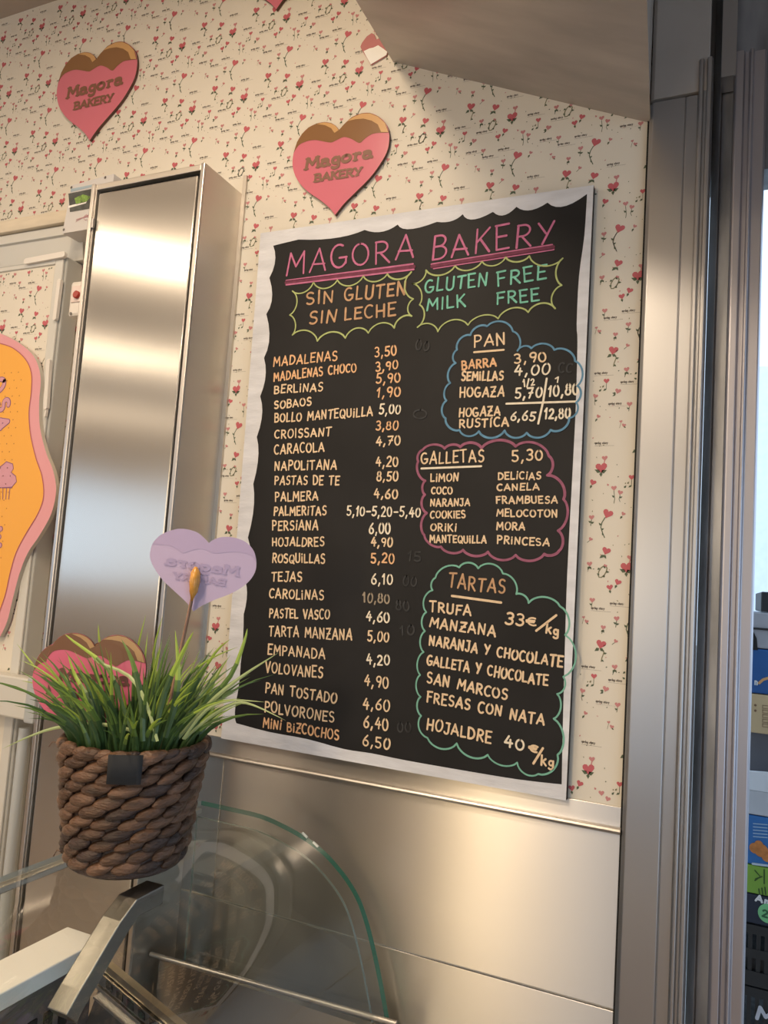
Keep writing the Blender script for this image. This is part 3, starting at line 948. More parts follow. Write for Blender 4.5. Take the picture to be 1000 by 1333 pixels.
# ------------------------------------------------------------------ heart signs
M_HPINK = mat('acrylic_pink', (0.66, 0.18, 0.235), 0.22, coat=0.4)
M_HBROWN = mat('acrylic_brown', (0.26, 0.13, 0.055), 0.22, coat=0.4)
M_HTAN = mat('acrylic_tan', (0.62, 0.36, 0.15), 0.25, coat=0.4)
M_HTEXT = mat('print_brown', (0.22, 0.10, 0.06), 0.5)
M_HEDGE = mat('cut_edge_brown', (0.10, 0.05, 0.03), 0.6)


def hz(p):
    q = onY(360 + p[0] * .21, 20 + p[1] * .21, 0)
    return (q[0], q[2])


H_RIGHT = [(400, 725), (430, 690), (480, 645), (540, 622), (590, 620), (640, 640), (685, 680), (708, 740), (707, 810), (690, 870), (650, 940), (590, 1020), (500, 1110), (430, 1180), (375, 1250)]
H_LEFT = [(375, 1250), (340, 1205), (280, 1155), (220, 1115), (170, 1070), (130, 1010), (112, 940), (118, 870), (140, 800), (170, 750), (210, 710), (260, 685), (310, 676), (350, 682), (380, 700), (400, 725)]
H_OUT = spline(H_RIGHT, 3)[:-1] + spline(H_LEFT, 3)[:-1]
H_TOP = [(118, 870), (140, 800), (170, 750), (210, 710), (260, 685), (310, 676), (350, 682), (380, 700), (400, 725), (430, 690), (480, 645), (540, 622), (590, 620), (640, 640), (685, 680), (708, 742)]
H_WAVE = spline([(708, 742), (640, 744), (600, 752), (560, 778), (525, 806), (480, 782), (430, 769), (380, 790), (350, 803), (300, 795), (250, 787), (200, 795), (150, 820), (118, 870)], 3)
H_HI1 = [(262, 688), (310, 679), (350, 685), (380, 702), (398, 726), (372, 744), (352, 715), (315, 697)]
H_HI2 = [(450, 672), (485, 648), (540, 626), (590, 624), (640, 644), (684, 684), (703, 740), (660, 738), (640, 692), (600, 668), (550, 656), (500, 660)]
tipx, tipz = hz((375, 1250))


def heart_local(p):
    q = hz(p)
    return (q[0] - tipx, q[1] - tipz)


def make_heart(root, y_front, thick, mats, mirror=False, ghost=False, flip=1):
    """heart board with its printed icing, in the local frame of root, the tip at the origin; front towards -Y"""
    mp_, mb_, mt_, mx_, me_ = mats
    s = -1 if mirror else 1

    def L(pts):
        return [(s * heart_local(p)[0], heart_local(p)[1]) for p in pts]

    def finish(o):
        o.parent = root
        return o

    def build(b, name, m_):
        me = bpy.data.meshes.new(name)
        o = bpy.data.objects.new(name, me)
        COL.objects.link(o)
        me.from_pydata(b.v, [], b.f)
        for mm in (m_ if isinstance(m_, list) else [m_]):
            me.materials.append(mm)
        me.polygons.foreach_set('material_index', b.m)
        return finish(o)
    b = MB()
    q = L(H_OUT)
    b.prism([(x, y_front, z) for x, z in q], (0, thick, 0), 0, 1)
    build(b, 'heart_plate', [mp_, me_])

    def flat(pts, lift, name, m_):
        b = MB()
        q = L(pts)
        b.add([(x, y_front - lift * flip, z) for x, z in q], [tuple(range(len(q)))])
        return build(b, name, m_)
    flat(H_TOP + H_WAVE[1:-1], .0004, 'icing_band', mb_)
    if mt_:
        flat(H_HI1, .0007, 'icing_highlight', mt_)
        flat(H_HI2, .0007, 'icing_highlight', mt_)
    pn = Pen((0, y_front - .0008 * flip, 0), (s, 0, 0), (0, 0, 1), (0, -1, 0))
    a, c = heart_local((195, 968)), heart_local((603, 893))
    pn.text('Magora', a, c, .0215, .0066, None, 0, .0, True)
    build(pn.mb, 'brand_lettering', mx_)
    pn = Pen((0, y_front - .0008 * flip, 0), (s, 0, 0), (0, 0, 1), (0, -1, 0))
    a, c = heart_local((250, 1045)), heart_local((535, 1003))
    pn.text('BAKERY', a, c, .0150, .0046, None, 0, .0, True)
    build(pn.mb, 'brand_lettering', mx_)


HM = (M_HPINK, M_HBROWN, M_HTAN, M_HTEXT, M_HEDGE)
h2 = empty('heart_sign', (tipx, 0, tipz), 'pink and brown heart sign on the wallpaper just above the chalkboard', 'heart sign', 'heart signs on the wallpaper')
make_heart(h2, -0.008, 0.0065, HM)
h1 = copy_tree(h2)
q = onY(120, 185.5, 0)
h1.location = (q[0], 0, q[2])
h1.scale = (1.16, 1, 1.16)
h1['label'] = 'pink and brown heart sign at upper left, above the steel cabinet'
h3 = copy_tree(h2)
q = onY(362, 16, 0)
h3.location = (q[0], 0, q[2])
h3['label'] = 'heart sign near the ceiling, only its pink tip in view'

# small shiny heart by the edge of the soffit
q = onY(483, 84, 0)
fh = empty('foil_heart', (q[0], -0.001, q[2]), 'small shiny pink foil heart with painted white glare beside the edge of the soffit', 'ornament')
M_FOILP = mat('foil_pink', (0.62, 0.25, 0.25), 0.25, metal=.3)
M_FOILGLARE = mat('foil_glare_white', (0.90, 0.89, 0.85), 0.3)  # light reflected by the heart's lower half, painted as white
fp = [onY(360 + x * .21, 20 + y * .21, -0.004) for x, y in [(585, 305), (683, 245), (690, 200), (668, 150), (640, 140), (618, 150), (607, 118), (590, 110), (560, 130), (530, 170), (520, 195), (535, 225), (560, 265)]]
mb = MB(); mb.prism(fp, (0, .003, 0)); mb.build('heart_plate', M_FOILP, fh)
fp = [onY(360 + x * .21, 20 + y * .21, -0.0045) for x, y in [(585, 303), (681, 245), (686, 225), (660, 205), (630, 185), (600, 200), (575, 205), (540, 222), (560, 262)]]
mb = MB(); mb.prism(fp, (0, .0004, 0)); mb.build('foil_glare', M_FOILGLARE, fh)

# ------------------------------------------------------------------ tall steel cabinet on the wall
CX0, CX1, CY, CZT = -1.212, -0.925, -0.126, 2.376
cab = empty('steel_cabinet', ((CX0 + CX1) / 2, CY / 2, 0.0), 'tall narrow brushed steel cabinet with a flush door left of the chalkboard', 'cabinet')
mb = MB()
t = 0.012
mb.box((CX1 - t, CY, 0), (CX1, -0.001, CZT))
mb.box((CX0, CY, 0), (CX0 + t, -0.001, CZT))
mb.box((CX0 + t, CY, CZT - t), (CX1 - t, -0.001, CZT))
mb.box((CX0 + t, -0.02, 0), (CX1 - t, -0.001, CZT - t))
mb.build('body', M_STEELS, cab, bevel=.001)
mb = MB()
mb.box((CX0 + t + .004, CY + .003, 0.02), (CX1 - t - .008, CY + .020, CZT - t - .007))
mb.build('door', M_STEELV, cab, bevel=.0025)
mb = MB()
mb.box((CX0 + t, CY + .012, 0), (CX1 - t, CY + .03, CZT - t))
mb.build('door_gasket', M_BLACK, cab)
mb = MB()
mb.tube([(CX0 + t + .001, CY - .002, z) for z in (2.28, 2.30)], .004, 10)
mb.build('hinge', M_STEELD, cab)
mb = MB()
mb.tube([(CX0 + t + .001, CY - .002, z) for z in (1.30, 1.34)], .004, 10)
mb.build('hinge', M_STEELD, cab)
mb = MB()     # folded rim of the door frame
mb.box((CX0 - .0, CY - .004, 0), (CX0 + t * .8, CY, CZT))
mb.box((CX1 - t * .8, CY - .004, 0), (CX1, CY, CZT))
mb.build('frame_rim', M_RIM, cab, bevel=.0015)
# paper-covered back flange at the right
mb = MB()
mb.box((-0.925, -0.006, 1.283), (-0.9165, 0.0, 2.415))
mb.build('back_flange', M_STEELS, cab)

# ------------------------------------------------------------------ pale door unit at the left with its wallpapered panel
WX1, WY = -1.351, -0.046
wd = empty('wall_cupboard', (-1.7, WY / 2, 0.0), 'grey white wall cupboard with a wallpapered door left of the steel cabinet', 'cupboard')
mb = MB()
mb.box((-2.05, WY, 0.0), (WX1, -0.001, 2.272))
mb.build('body', M_ENAMELD, wd, bevel=.003)
fx = onY(66, 420, WY)[0]
zt = onY(40, 350, WY)[2]
mb = MB()
mb.box((fx, WY - .006, 0.0), (WX1 - .006, WY, 2.266))
mb.box((-2.04, WY - .006, zt), (fx, WY, 2.266))
mb.build('door_frame', M_ENAMEL, wd, bevel=.002)
pp = Pen((0, WY - .002, 0), (1, 0, 0), (0, 0, 1), (0, -1, 0))
pp.mb.box((-2.03, WY - .002, 0.3), (fx, WY, zt), 0)
paper_print(pp, -1.62, fx, 1.30, zt)
pp.mb.build('papered_panel', PAPER, wd)


def capsule_bar(p, q, w, d, y):
    """rounded flat bar between two points of the door front"""
    pn = []
    a, b = np.array(p), np.array(q)
    u = (b - a) / np.linalg.norm(b - a)
    v = np.array([-u[1], u[0]])
    for k in range(9):
        an = -PI / 2 + PI * k / 8
        pn.append(b + w / 2 * (u * math.cos(an) + v * math.sin(an)))
    for k in range(9):
        an = PI / 2 + PI * k / 8
        pn.append(a + w / 2 * (u * math.cos(an) + v * math.sin(an)))
    bb = MB()
    bb.prism([(x, y, z) for x, z in pn], (0, d, 0))
    return bb


def W2(x, y):
    q = onY(x, y, WY - .012)
    return (q[0], q[2])


capsule_bar(W2(34, 340), W2(82, 331), .013, .008, WY - .013).build('door_clip', M_WPLASTIC, wd, bevel=.002)
capsule_bar(W2(77, 366), W2(71, 414), .010, .008, WY - .013).build('door_clip', M_WPLASTIC, wd, bevel=.002)
capsule_bar(W2(63, 470), W2(59, 530), .010, .008, WY - .013).build('door_clip', M_WPLASTIC, wd, bevel=.002)
capsule_bar(W2(59, 533), W2(57.5, 541), .0045, .006, WY - .011).build('clip_tip', M_WPLASTIC, wd)
# the grey bumper rail lower down and the rounded upright under it
zr0, zr1 = 1.268, 1.352
xb = onY(40, 905, -0.1)[0]
mb = MB()
mb.box((-2.05, -0.085, zr0), (xb - .028, WY - .006, zr1))
mb.build('bumper_rail', M_ENAMEL, wd, bevel=.004)
mb = MB()
mb.box((xb - .028, -0.088, zr0 - .004), (xb, WY - .006, zr1 + .004))
mb.build('rail_end_cap', mat('grey_blue_plastic', (0.42, 0.45, 0.47), .45), wd, bevel=.004)
mb = MB()
xq = onY(18, 1040, -0.06)[0]
mb.tube([(xq, -0.052, .6), (xq, -0.052, 1.245)], .011, 14)
mb.build('round_upright', mat('grey_blue_tube', (0.45, 0.48, 0.50), .4), wd)

# orange and pink sign on the door
SY = WY - .016


def S2(p):
    q = onY(p[0], p[1], SY)
    return (q[0], q[2])


pink = [S2(p) for p in [(0, 434), (21, 444), (41, 460), (50, 477), (53, 496), (51, 523), (52, 556), (60, 589), (69, 612), (73, 638), (67, 668), (52, 696), (36, 720), (25, 748), (16, 782), (9, 810), (0, 829)]]
yel = [S2(p) for p in [(0, 447), (17, 453), (33, 467), (41, 485), (41, 510), (38, 537), (40, 565), (47, 596), (55, 620), (57, 646), (50, 668), (34.5, 694), (21, 720), (13, 748), (7, 775), (-4, 806)]]
sz = S2((0, 630))
CXS = sz[0] - 0.02      # the sign is symmetric about a vertical line left of the frame
CXS = -1.62


def mirror(pl):
    a = spline([(x, z) for x, z in pl], 4)
    b = [(2 * CXS - x, z) for x, z in a][::-1]
    return a + b


sg = empty('scalloped_sign', (CXS, SY + .01, sz[1]), 'wavy edged yellow and pink bakery sign on the wallpapered cupboard door', 'sign')
mb = MB()
mb.prism([(x, SY, z) for x, z in mirror(pink)], (0, .0095, 0), 0, 1)
mb.build('sign_plate', [mat('sign_pink', (0.72, 0.33, 0.36), .55), mat('sign_cut_edge', (0.55, 0.50, 0.42), .8)], sg)
mb = MB()
ym = mirror(yel)
mb.add([(x, SY - .0006, z) for x, z in ym], [tuple(range(len(ym)))])
mb.build('yellow_field', mat('sign_yellow', (0.85, 0.40, 0.055), .5), sg)
pn = Pen((0, SY - .0009, 0), (1, 0, 0), (0, 0, 1), (0, -1, 0))
pn.stroke(ym + [ym[0]], .0022, closed=True)
pn.mb.build('field_outline', mat('sign_dark_pink', (0.45, 0.12, 0.12), .6), sg)
# dots of the yellow field
pn = Pen((0, SY - .0009, 0), (1, 0, 0), (0, 0, 1), (0, -1, 0))
rr = random.Random(3)
for i in range(-8, 9):
    for j in range(-14, 15):
        x, z = CXS + i * .022 + (j % 2) * .011, sz[1] + j * .018
        k = min(range(len(yel)), key=lambda q_: abs(yel[q_][1] - z))
        if abs(x - CXS) < yel[k][0] - CXS - .015 and yel[-1][1] + .02 < z < yel[0][1] - .02:
            pn.poly([(x + .0016 * math.cos(a), z + .0016 * math.sin(a)) for a in [q_ * PI / 3 for q_ in range(6)]])
pn.mb.build('dots', mat('sign_dot', (0.45, 0.17, 0.03), .6), sg)
M_SLET = mat('sign_letter_pink', (0.62, 0.30, 0.36), .55)
M_SLIN = mat('sign_letter_line', (0.25, 0.10, 0.20), .6)


def turned(txt, c, h, ang, name):
    """outlined bubble letter, dark line under a pink core"""
    ca, sa = math.cos(ang), math.sin(ang)
    for w_, lf, m_, nm in ((.0125, .0009, M_SLIN, 'letter_outline'), (.0088, .0013, M_SLET, name)):
        pn = Pen((c[0], SY - lf, c[1]), (ca, 0, sa), (-sa, 0, ca), (0, -1, 0))
        wd_ = G[txt][0] * h
        pn.text(txt, (-wd_ / 2, -h / 2), (wd_ / 2, -h / 2), h, w_)
        pn.mb.build(nm, m_, sg)


turned('O', S2((-1, 502)), .036, -1.0, 'letter')
turned('S', S2((5, 527)), .034, -1.2, 'letter')
turned('A', S2((4, 551)), .034, -1.35, 'letter')
turned('E', S2((-3, 700)), .036, .1, 'letter')
# cupcake drawing
pn = Pen((0, SY - .0009, 0), (1, 0, 0), (0, 0, 1), (0, -1, 0))
sw = [S2(p) for p in [(-16, 630), (-20, 622), (-14, 616), (-8, 617), (-6, 609), (2, 607), (9, 601), (17, 604), (18, 610), (15, 615), (21, 620), (22, 627), (16, 634), (2, 635)]]
pn.poly(sw)
pn.mb.build('cupcake_swirl', M_SLET, sg)
pn = Pen((0, SY - .0012, 0), (1, 0, 0), (0, 0, 1), (0, -1, 0))
pn.stroke(sw + [sw[0]], .0018, closed=True)
for k in range(7):
    pn.stroke([S2((-14 + k * 4.6, 635)), S2((-11 + k * 3.8, 650))], .0018)
pn.stroke([S2((-15, 635)), S2((16, 635))], .0018)
pn.mb.build('cupcake_line', M_SLIN, sg)

# white box with its picture label, behind the cabinet edge
bx0 = onY(81, 304, -.07)[0]
wb = empty('wall_box', (-1.28, -.035, 2.315), 'white plastic wall box with a dark picture label at the cabinet top left', 'box')
mb = MB()
mb.prism([(bx0, -.07, 2.315), (-1.215, -.07, 2.315), (-1.215, -.07, 2.432), (bx0 + .013, -.07, 2.424)], (0, .069, 0))
mb.build('body', mat('box_white', (0.60, 0.58, 0.57), .4), wb, bevel=.002)
lab = [onY(x, y, -.0706) for x, y in [(89, 252), (128, 244), (126, 270), (91, 276)]]
mb = MB(); mb.add(lab, [(0, 1, 2, 3)]); mb.build('picture_label', mat('label_dark', (0.05, 0.055, 0.05), .35, noise=.6, nscale=60), wb)
mb = MB(); mb.add([onY(x, y, -.0710) for x, y in [(97, 258), (108, 253), (118, 256), (112, 263), (99, 266)]], [(0, 1, 2, 3, 4)]); mb.build('picture_greenery', mat('label_green', (0.16, 0.28, 0.05), .5, noise=.6, nscale=150), wb)
mb = MB(); mb.add([onY(x, y, -.0710) for x, y in [(89, 268), (113, 262), (112, 264.5), (89, 271)]], [(0, 1, 2, 3)]); mb.build('picture_streak', M_SLAB, wb)
mb = MB(); mb.add([onY(x, y, -.0706) for x, y in [(92, 246), (121, 240), (121, 243), (92, 250)]], [(0, 1, 2, 3)]); mb.build('blue_band', mat('label_blue', (0.35, 0.45, 0.52), .5), wb)
pn = Pen((0, -.0708, 0), (1, 0, 0), (0, 0, 1), (0, -1, 0))
a, b = [onY(*p, -.0708) for p in [(99, 288), (116, 282)]]
for i in range(2):
    pn.stroke([(a[0], a[2] + i * .004), ((a[0] + b[0]) / 2, (a[2] + b[2]) / 2 + .003), (b[0], b[2] + i * .004)], .0014)
c = onY(112, 283, -.0708)
pn.stroke([(c[0] + .006 * math.cos(t), c[2] + .006 * math.sin(t)) for t in [k * PI / 6 for k in range(11)]], .0012)
pn.mb.build('label_print', mat('label_pink', (0.50, 0.25, 0.28), .6), wb)
for p in ((83, 299), (93, 244), (137, 231)):
    q = onY(*p, -.0708)
    mb = MB(); mb.add([(q[0] + .0032 * math.cos(k * PI / 5), -.0709, q[2] + .0032 * math.sin(k * PI / 5)) for k in range(10)], [tuple(range(10))]); mb.build('screw', mat('screw_dark', (0.12, 0.10, 0.09), .4), wb)

# push button
pb0, pb1 = onY(89, 414, -.09), onY(112, 364, -.09)
q = onY(102, 390, -.06)
pbz0, pbz1 = onY(92, 412, -.085)[2], onY(110, 364, -.085)[2]
pbx0 = onY(89, 395, -.085)[0]
pb = empty('push_button_box', (pbx0 + .03, -.05, pbz0), 'white wall switch box with a red button beside the steel cabinet', 'switch')
mb = MB(); mb.box((pbx0, -.085, pbz0), (pbx0 + .062, -.001, pbz1)); mb.build('housing', M_WPLASTIC, pb, bevel=.007)
mb = MB(); mb.box((pbx0 + .008, -.0875, pbz0 + .030), (pbx0 + .055, -.084, pbz1 - .012)); mb.build('face_plate', mat('plate_pinkish', (0.74, 0.62, 0.58), .4), pb, bevel=.0015)
q = onY(100.5, 384, -.088)
mb = MB(); mb.tube([(q[0], -.0875, q[2]), (q[0], -.0925, q[2]), (q[0], -.0935, q[2])], [.0082, .0082, .0065], 18); mb.build('button', M_RED, pb)
q = onY(92, 408, -.0856)
mb = MB(); mb.tube([(q[0], -.0845, q[2]), (q[0], -.0862, q[2])], .003, 10); mb.build('screw', mat('screw_grey', (0.15, 0.14, 0.13), .4), pb)

# ------------------------------------------------------------------ display case
GE = -0.05    # far end of the glass
prof_px = [(250, 1040), (300, 1050), (340, 1060), (372, 1074), (400, 1090), (422, 1107), (440, 1126), (456, 1147), (470, 1172), (481, 1204), (490, 1240), (499, 1283), (508, 1333)]
prof = [(onY(x, y, GE)[0], onY(x, y, GE)[2]) for x, y in prof_px]
zg = sum(p[1] for p in prof[:2]) / 2
prof = [(-0.862, zg), (prof[1][0], zg)] + prof[2:]
prof = spline(prof, 4)
e0, e1 = prof[-3], prof[-1]
dx, dz = e1[0] - e0[0], e1[1] - e0[1]
prof.append((e1[0] + dx / dz * (0.70 - e1[1]) * .75, 0.70))
dc = empty('display_case', (-0.75, -0.9, 0.0), 'glass pastry display case with a curved clear front and flat top', 'display case')
GT = 0.008
YN = -1.7


def offset(pl, d):
    out = []
    for i in range(len(pl)):
        a, b = pl[max(i - 1, 0)], pl[min(i + 1, len(pl) - 1)]
        tx, tz = b[0] - a[0], b[1] - a[1]
        L = math.hypot(tx, tz)
        out.append((pl[i][0] - d * (-tz) / L * -1 * -1, pl[i][1] - d * tx / L))
    return out


inn = offset(prof, GT)
mb = MB()
n = len(prof)
vs = [(x, GE, z) for x, z in prof] + [(x, YN, z) for x, z in prof] + [(x, GE, z) for x, z in inn] + [(x, YN, z) for x, z in inn]
mb.add(vs, [(i, i + n, i + n + 1, i + 1) for i in range(n - 1)], 0, True)
mb.add(vs, [(2 * n + i, 2 * n + i + 1, 3 * n + i + 1, 3 * n + i) for i in range(n - 1)], 0, True)
mb.add(vs, [(i, i + 1, 2 * n + i + 1, 2 * n + i) for i in range(n - 1)], 1)
mb.add(vs, [(n + i, 3 * n + i, 3 * n + i + 1, n + i + 1) for i in range(n - 1)], 1)
mb.add(vs, [(0, 2 * n, 3 * n, n), (n - 1, 2 * n - 1, 4 * n - 1, 3 * n - 1)], 2)
mb.build('curved_glass', [M_GLASS, M_GEDGE, mat('polished_edge', (0.50, 0.50, 0.43), .2)], dc)
# flat end pane, set inside the curved sheet
inn2 = offset(prof, 0.026)
pane = [(x, z) for x, z in inn2]
mb = MB()
poly = [(x, -0.056, z) for x, z in pane] + [(-0.862, -0.056, 0.70)]
mb.prism(poly, (0, -0.006, 0), 0, 1)
mb.build('end_pane', [M_GLASS, mat('pane_edge', (0.25, 0.30, 0.27), .2)], dc)
# little pinch marks where the panes are glued
for (x, y) in ((398, 1086), (412, 1098)):
    q = onY(x, y, -.052)
    mb = MB(); mb.tube([(q[0] - .005, -.0545, q[2] + .002), (q[0] + .005, -.0545, q[2] - .004)], .0022, 8); mb.build('glue_clip', mat('clear_bead', (0.7, 0.75, 0.72), .1), dc)

# steel carcass below: low end wall with a bright rim, sloping decks, base
mb = MB()
mb.box((-0.90, -0.082, 0.25), (-0.44, -0.066, 0.902))
mb.build('end_wall', steel('case_steel', (0.44, 0.40, 0.35), rough=.24, aniso=.7), dc)
mb = MB()
mb.tube([(-0.92, -0.082, 0.904), (-0.44, -0.082, 0.921)], .0045, 10)
mb.build('end_rim', M_RIM, dc)
mb = MB()
mb.box((-1.05, YN, 0.0), (-0.42, -0.14, 0.66))
mb.box((-1.05, YN, 0.66), (-0.44, -0.14, 0.70))
mb.build('base', M_STEELD, dc, bevel=.004)
# rails of the sloping deck
rY = -0.36
ra, rb = onY(138, 1256, rY), onY(232, 1335, rY)
rd = rb - ra
rd /= np.linalg.norm(rd)
rn = np.array([-rd[2], 0, rd[0]])
rn = rn if rn[2] > 0 else -rn


def rail(o, w, y, m_, name, l=.26, dep=.02):
    a = ra + rn * o
    b = a + rd * l
    P = [a, b, b - rn * w, a - rn * w]
    bb = MB()
    bb.prism([(p[0], y, p[2]) for p in P], (0, dep, 0))
    return bb.build(name, M_RIM if m_ is M_STEEL else m_, dc, bevel=.0012)


M_TANS = steel('rail_tan', (0.66, 0.55, 0.40), rough=.3, aniso=.5)
rail(0, .010, rY, M_TANS, 'deck_rail', dep=.012)
rail(-.012, .014, rY - .004, M_STEELD, 'vent_rail', dep=.012)
rail(-.028, .004, rY - .006, M_STEEL, 'deck_rail', dep=.012)
rail(-.034, .10, rY + .004, M_STEELD, 'deck_side', dep=.012)
rail(-.048, .003, rY - .002, M_STEEL, 'deck_rail', dep=.012)
vm = MB()
for k in range(11):
    a = ra + rd * (.012 + .021 * k) - rn * .0145
    b = a + rd * .012
    P = [a, b, b - rn * .008 + rd * .004, a - rn * .008 + rd * .004]
    vm.prism([(p[0], rY - .0052, p[2]) for p in P], (0, .001, 0))
vm.build('vent_slots', M_BLACK, dc)
# white worktop and the case back below it
SZ = 0.985
c1, c2, c3, c4 = onZ(0, 1250, SZ), onZ(88, 1206, SZ), onZ(123, 1221, SZ), onZ(0, 1315, SZ)
mb = MB()
xl, xr, yf = c2[0], c3[0] + .012, c2[1]
mb.box((xl, YN, SZ - .026), (xr, yf, SZ))
mb.build('worktop', M_SLAB, dc, bevel=.002)
mb = MB()
mb.box((xl + .02, YN, 0.7), (xr - .006, yf - .01, SZ - .026))
mb.build('rear_wall', mat('case_dark_panel', (0.11, 0.09, 0.09), .35, noise=.2, nscale=6), dc)
mb = MB()
for k in range(8):
    y = yf - .06 - k * .03
    mb.box((xr - .008, y, 0.88), (xr - .003, y - .016, 0.915))
mb.build('vent_slots', M_BLACK, dc)
# bent steel strut from the glass top down to the worktop
t0 = onZ(188, 1156, zg - GT - .002)
sx_ = t0[0]
path = [onX(x, y, sx_) for x, y in [(204, 1138), (188, 1154), (168, 1178), (150, 1203), (133, 1231), (116, 1260), (98, 1290), (80, 1322)]]
mb = MB()
hw, ht = .0155, .0125
rings = []
for p in path:
    p[2] = min(p[2], zg - GT - ht - .002)
for i, p in enumerate(path):
    tt = path[min(i + 1, len(path) - 1)] - path[max(i - 1, 0)]
    tt /= np.linalg.norm(tt)
    nn = np.cross(np.array([1.0, 0, 0]), tt)
    nn = nn if nn[2] > 0 else -nn
    X = np.array([1.0, 0, 0])
    rings.append([p + X * hw + nn * ht, p - X * hw + nn * ht, p - X * hw - nn * ht, p + X * hw - nn * ht])
vs = [v for r_ in rings for v in r_]
fs = [(4 * i + j, 4 * i + (j + 1) % 4, 4 * i + 4 + (j + 1) % 4, 4 * i + 4 + j) for i in range(len(rings) - 1) for j in range(4)]
fs += [(3, 2, 1, 0), tuple(4 * (len(rings) - 1) + k for k in range(4))]
mb.add(vs, fs)
mb.build('strut', steel('strut_steel', (0.30, 0.275, 0.25), rough=.34, aniso=.5), dc, bevel=.0015)
# rear edge rail of the glass top
mb = MB()
mb.box((-0.874, YN, zg - .018), (-0.850, GE - .012, zg - GT - .0005))
mb.build('rear_rail', M_STEELS, dc, bevel=.002)

# ------------------------------------------------------------------ basket of grass on the glass top
BX, BY, BZ = -0.768, -0.352, zg + .0025
BH, RB, RT_ = 0.168, 0.077, 0.099
pot = empty('grass_basket', (BX, BY, BZ), 'brown woven basket of green artificial grass on the glass top', 'plant')
M_WICK = mat('water_hyacinth', (0.085, 0.044, 0.025), 0.45, noise=.55, nscale=30, bump=.8, bscale=120, stretch=(1, 1, 3))
M_WICK2 = mat('water_hyacinth_light', (0.135, 0.072, 0.042), 0.42, noise=.5, nscale=30, bump=.8, bscale=120, stretch=(1, 1, 3))
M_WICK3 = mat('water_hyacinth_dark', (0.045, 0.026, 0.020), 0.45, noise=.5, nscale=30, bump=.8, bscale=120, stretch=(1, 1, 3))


def lobe(mbx, c, tdir, ndir, l, h, d, mi):
    t_, n_ = Vector(tdir).normalized(), Vector(ndir).normalized()
    u_ = n_.cross(t_).normalized()
    nu, nv = 9, 8
    vs, fs = [], []
    for i in range(nu + 1):
        a = PI * i / nu
        for j in range(nv):
            b = 2 * PI * j / nv
            r = math.sin(a) ** 1.05 if 0 < i < nu else 0
            x = -math.cos(a) * l / 2
            q = Vector(c) + t_ * x + u_ * (r * math.cos(b) * h / 2) + n_ * (r * math.sin(b) * d / 2)
            vs.append(q)
    for i in range(nu):
        for j in range(nv):
            fs.append((i * nv + j, i * nv + (j + 1) % nv, (i + 1) * nv + (j + 1) % nv, (i + 1) * nv + j))
    mbx.add(vs, fs, mi, True)


mb = MB()
rr = random.Random(21)
rows, per = 11, 15
for i in range(rows):
    z = BZ + .0170 + i * (BH - .020) / (rows - 1)
    r = RB + (RT_ - RB) * (z - BZ) / BH
    for j in range(per):
        a = 2 * PI * (j + .5 * i + .035 * i) / per
        tl = Vector((-math.sin(a), math.cos(a), .27 + rr.uniform(-.07, .07)))
        nd = Vector((math.cos(a), math.sin(a), -.1))
        rj = r + rr.uniform(-.002, .002)
        lobe(mb, (BX + rj * math.cos(a), BY + rj * math.sin(a), z + rr.uniform(-.0015, .0015)), tl, nd, 2 * PI * r / per * 1.17, .0188 * rr.uniform(.9, 1.1), .0175, rr.choice((0, 0, 1, 1, 2)))
# rim braid
for j in range(34):
    a = 2 * PI * j / 34
    lobe(mb, (BX + RT_ * math.cos(a), BY + RT_ * math.sin(a), BZ + BH), Vector((-math.sin(a), math.cos(a), .3)), Vector((math.cos(a), math.sin(a), .3)), .028, .013, .013, rr.choice((0, 1, 2)))
# inner wall
seg_n = 32
vs, fs = [], []
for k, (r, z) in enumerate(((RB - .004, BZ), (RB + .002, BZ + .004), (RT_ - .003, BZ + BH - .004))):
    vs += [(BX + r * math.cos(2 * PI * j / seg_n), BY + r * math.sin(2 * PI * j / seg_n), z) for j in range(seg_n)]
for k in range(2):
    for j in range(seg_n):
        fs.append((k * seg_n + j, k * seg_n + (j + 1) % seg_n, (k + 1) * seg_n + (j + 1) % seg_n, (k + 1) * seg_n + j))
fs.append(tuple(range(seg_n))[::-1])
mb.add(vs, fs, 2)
# loose straw ends
for k in range(9):
    a = rr.uniform(2.7, 3.9)
    z = BZ + rr.choice((.012, .02, BH, BH - .004))
    r = RB + (RT_ - RB) * (z - BZ) / BH + .008
    p = Vector((BX + r * math.cos(a), BY + r * math.sin(a), z))
    mb.tube([p, p + Vector((math.cos(a) * .006, math.sin(a) * .006, rr.uniform(-.004, .006))), p + Vector((math.cos(a) * .010, math.sin(a) * .010, rr.uniform(-.012, .012)))], .0009, 5, 1)
mb.build('woven_basket', [M_WICK, M_WICK2, M_WICK3], pot)
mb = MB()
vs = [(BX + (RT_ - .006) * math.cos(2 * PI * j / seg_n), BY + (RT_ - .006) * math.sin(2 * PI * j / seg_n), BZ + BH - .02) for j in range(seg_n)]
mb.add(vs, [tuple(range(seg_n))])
mb.build('filling', mat('dark_filling', (0.02, 0.03, 0.012), .9), pot)
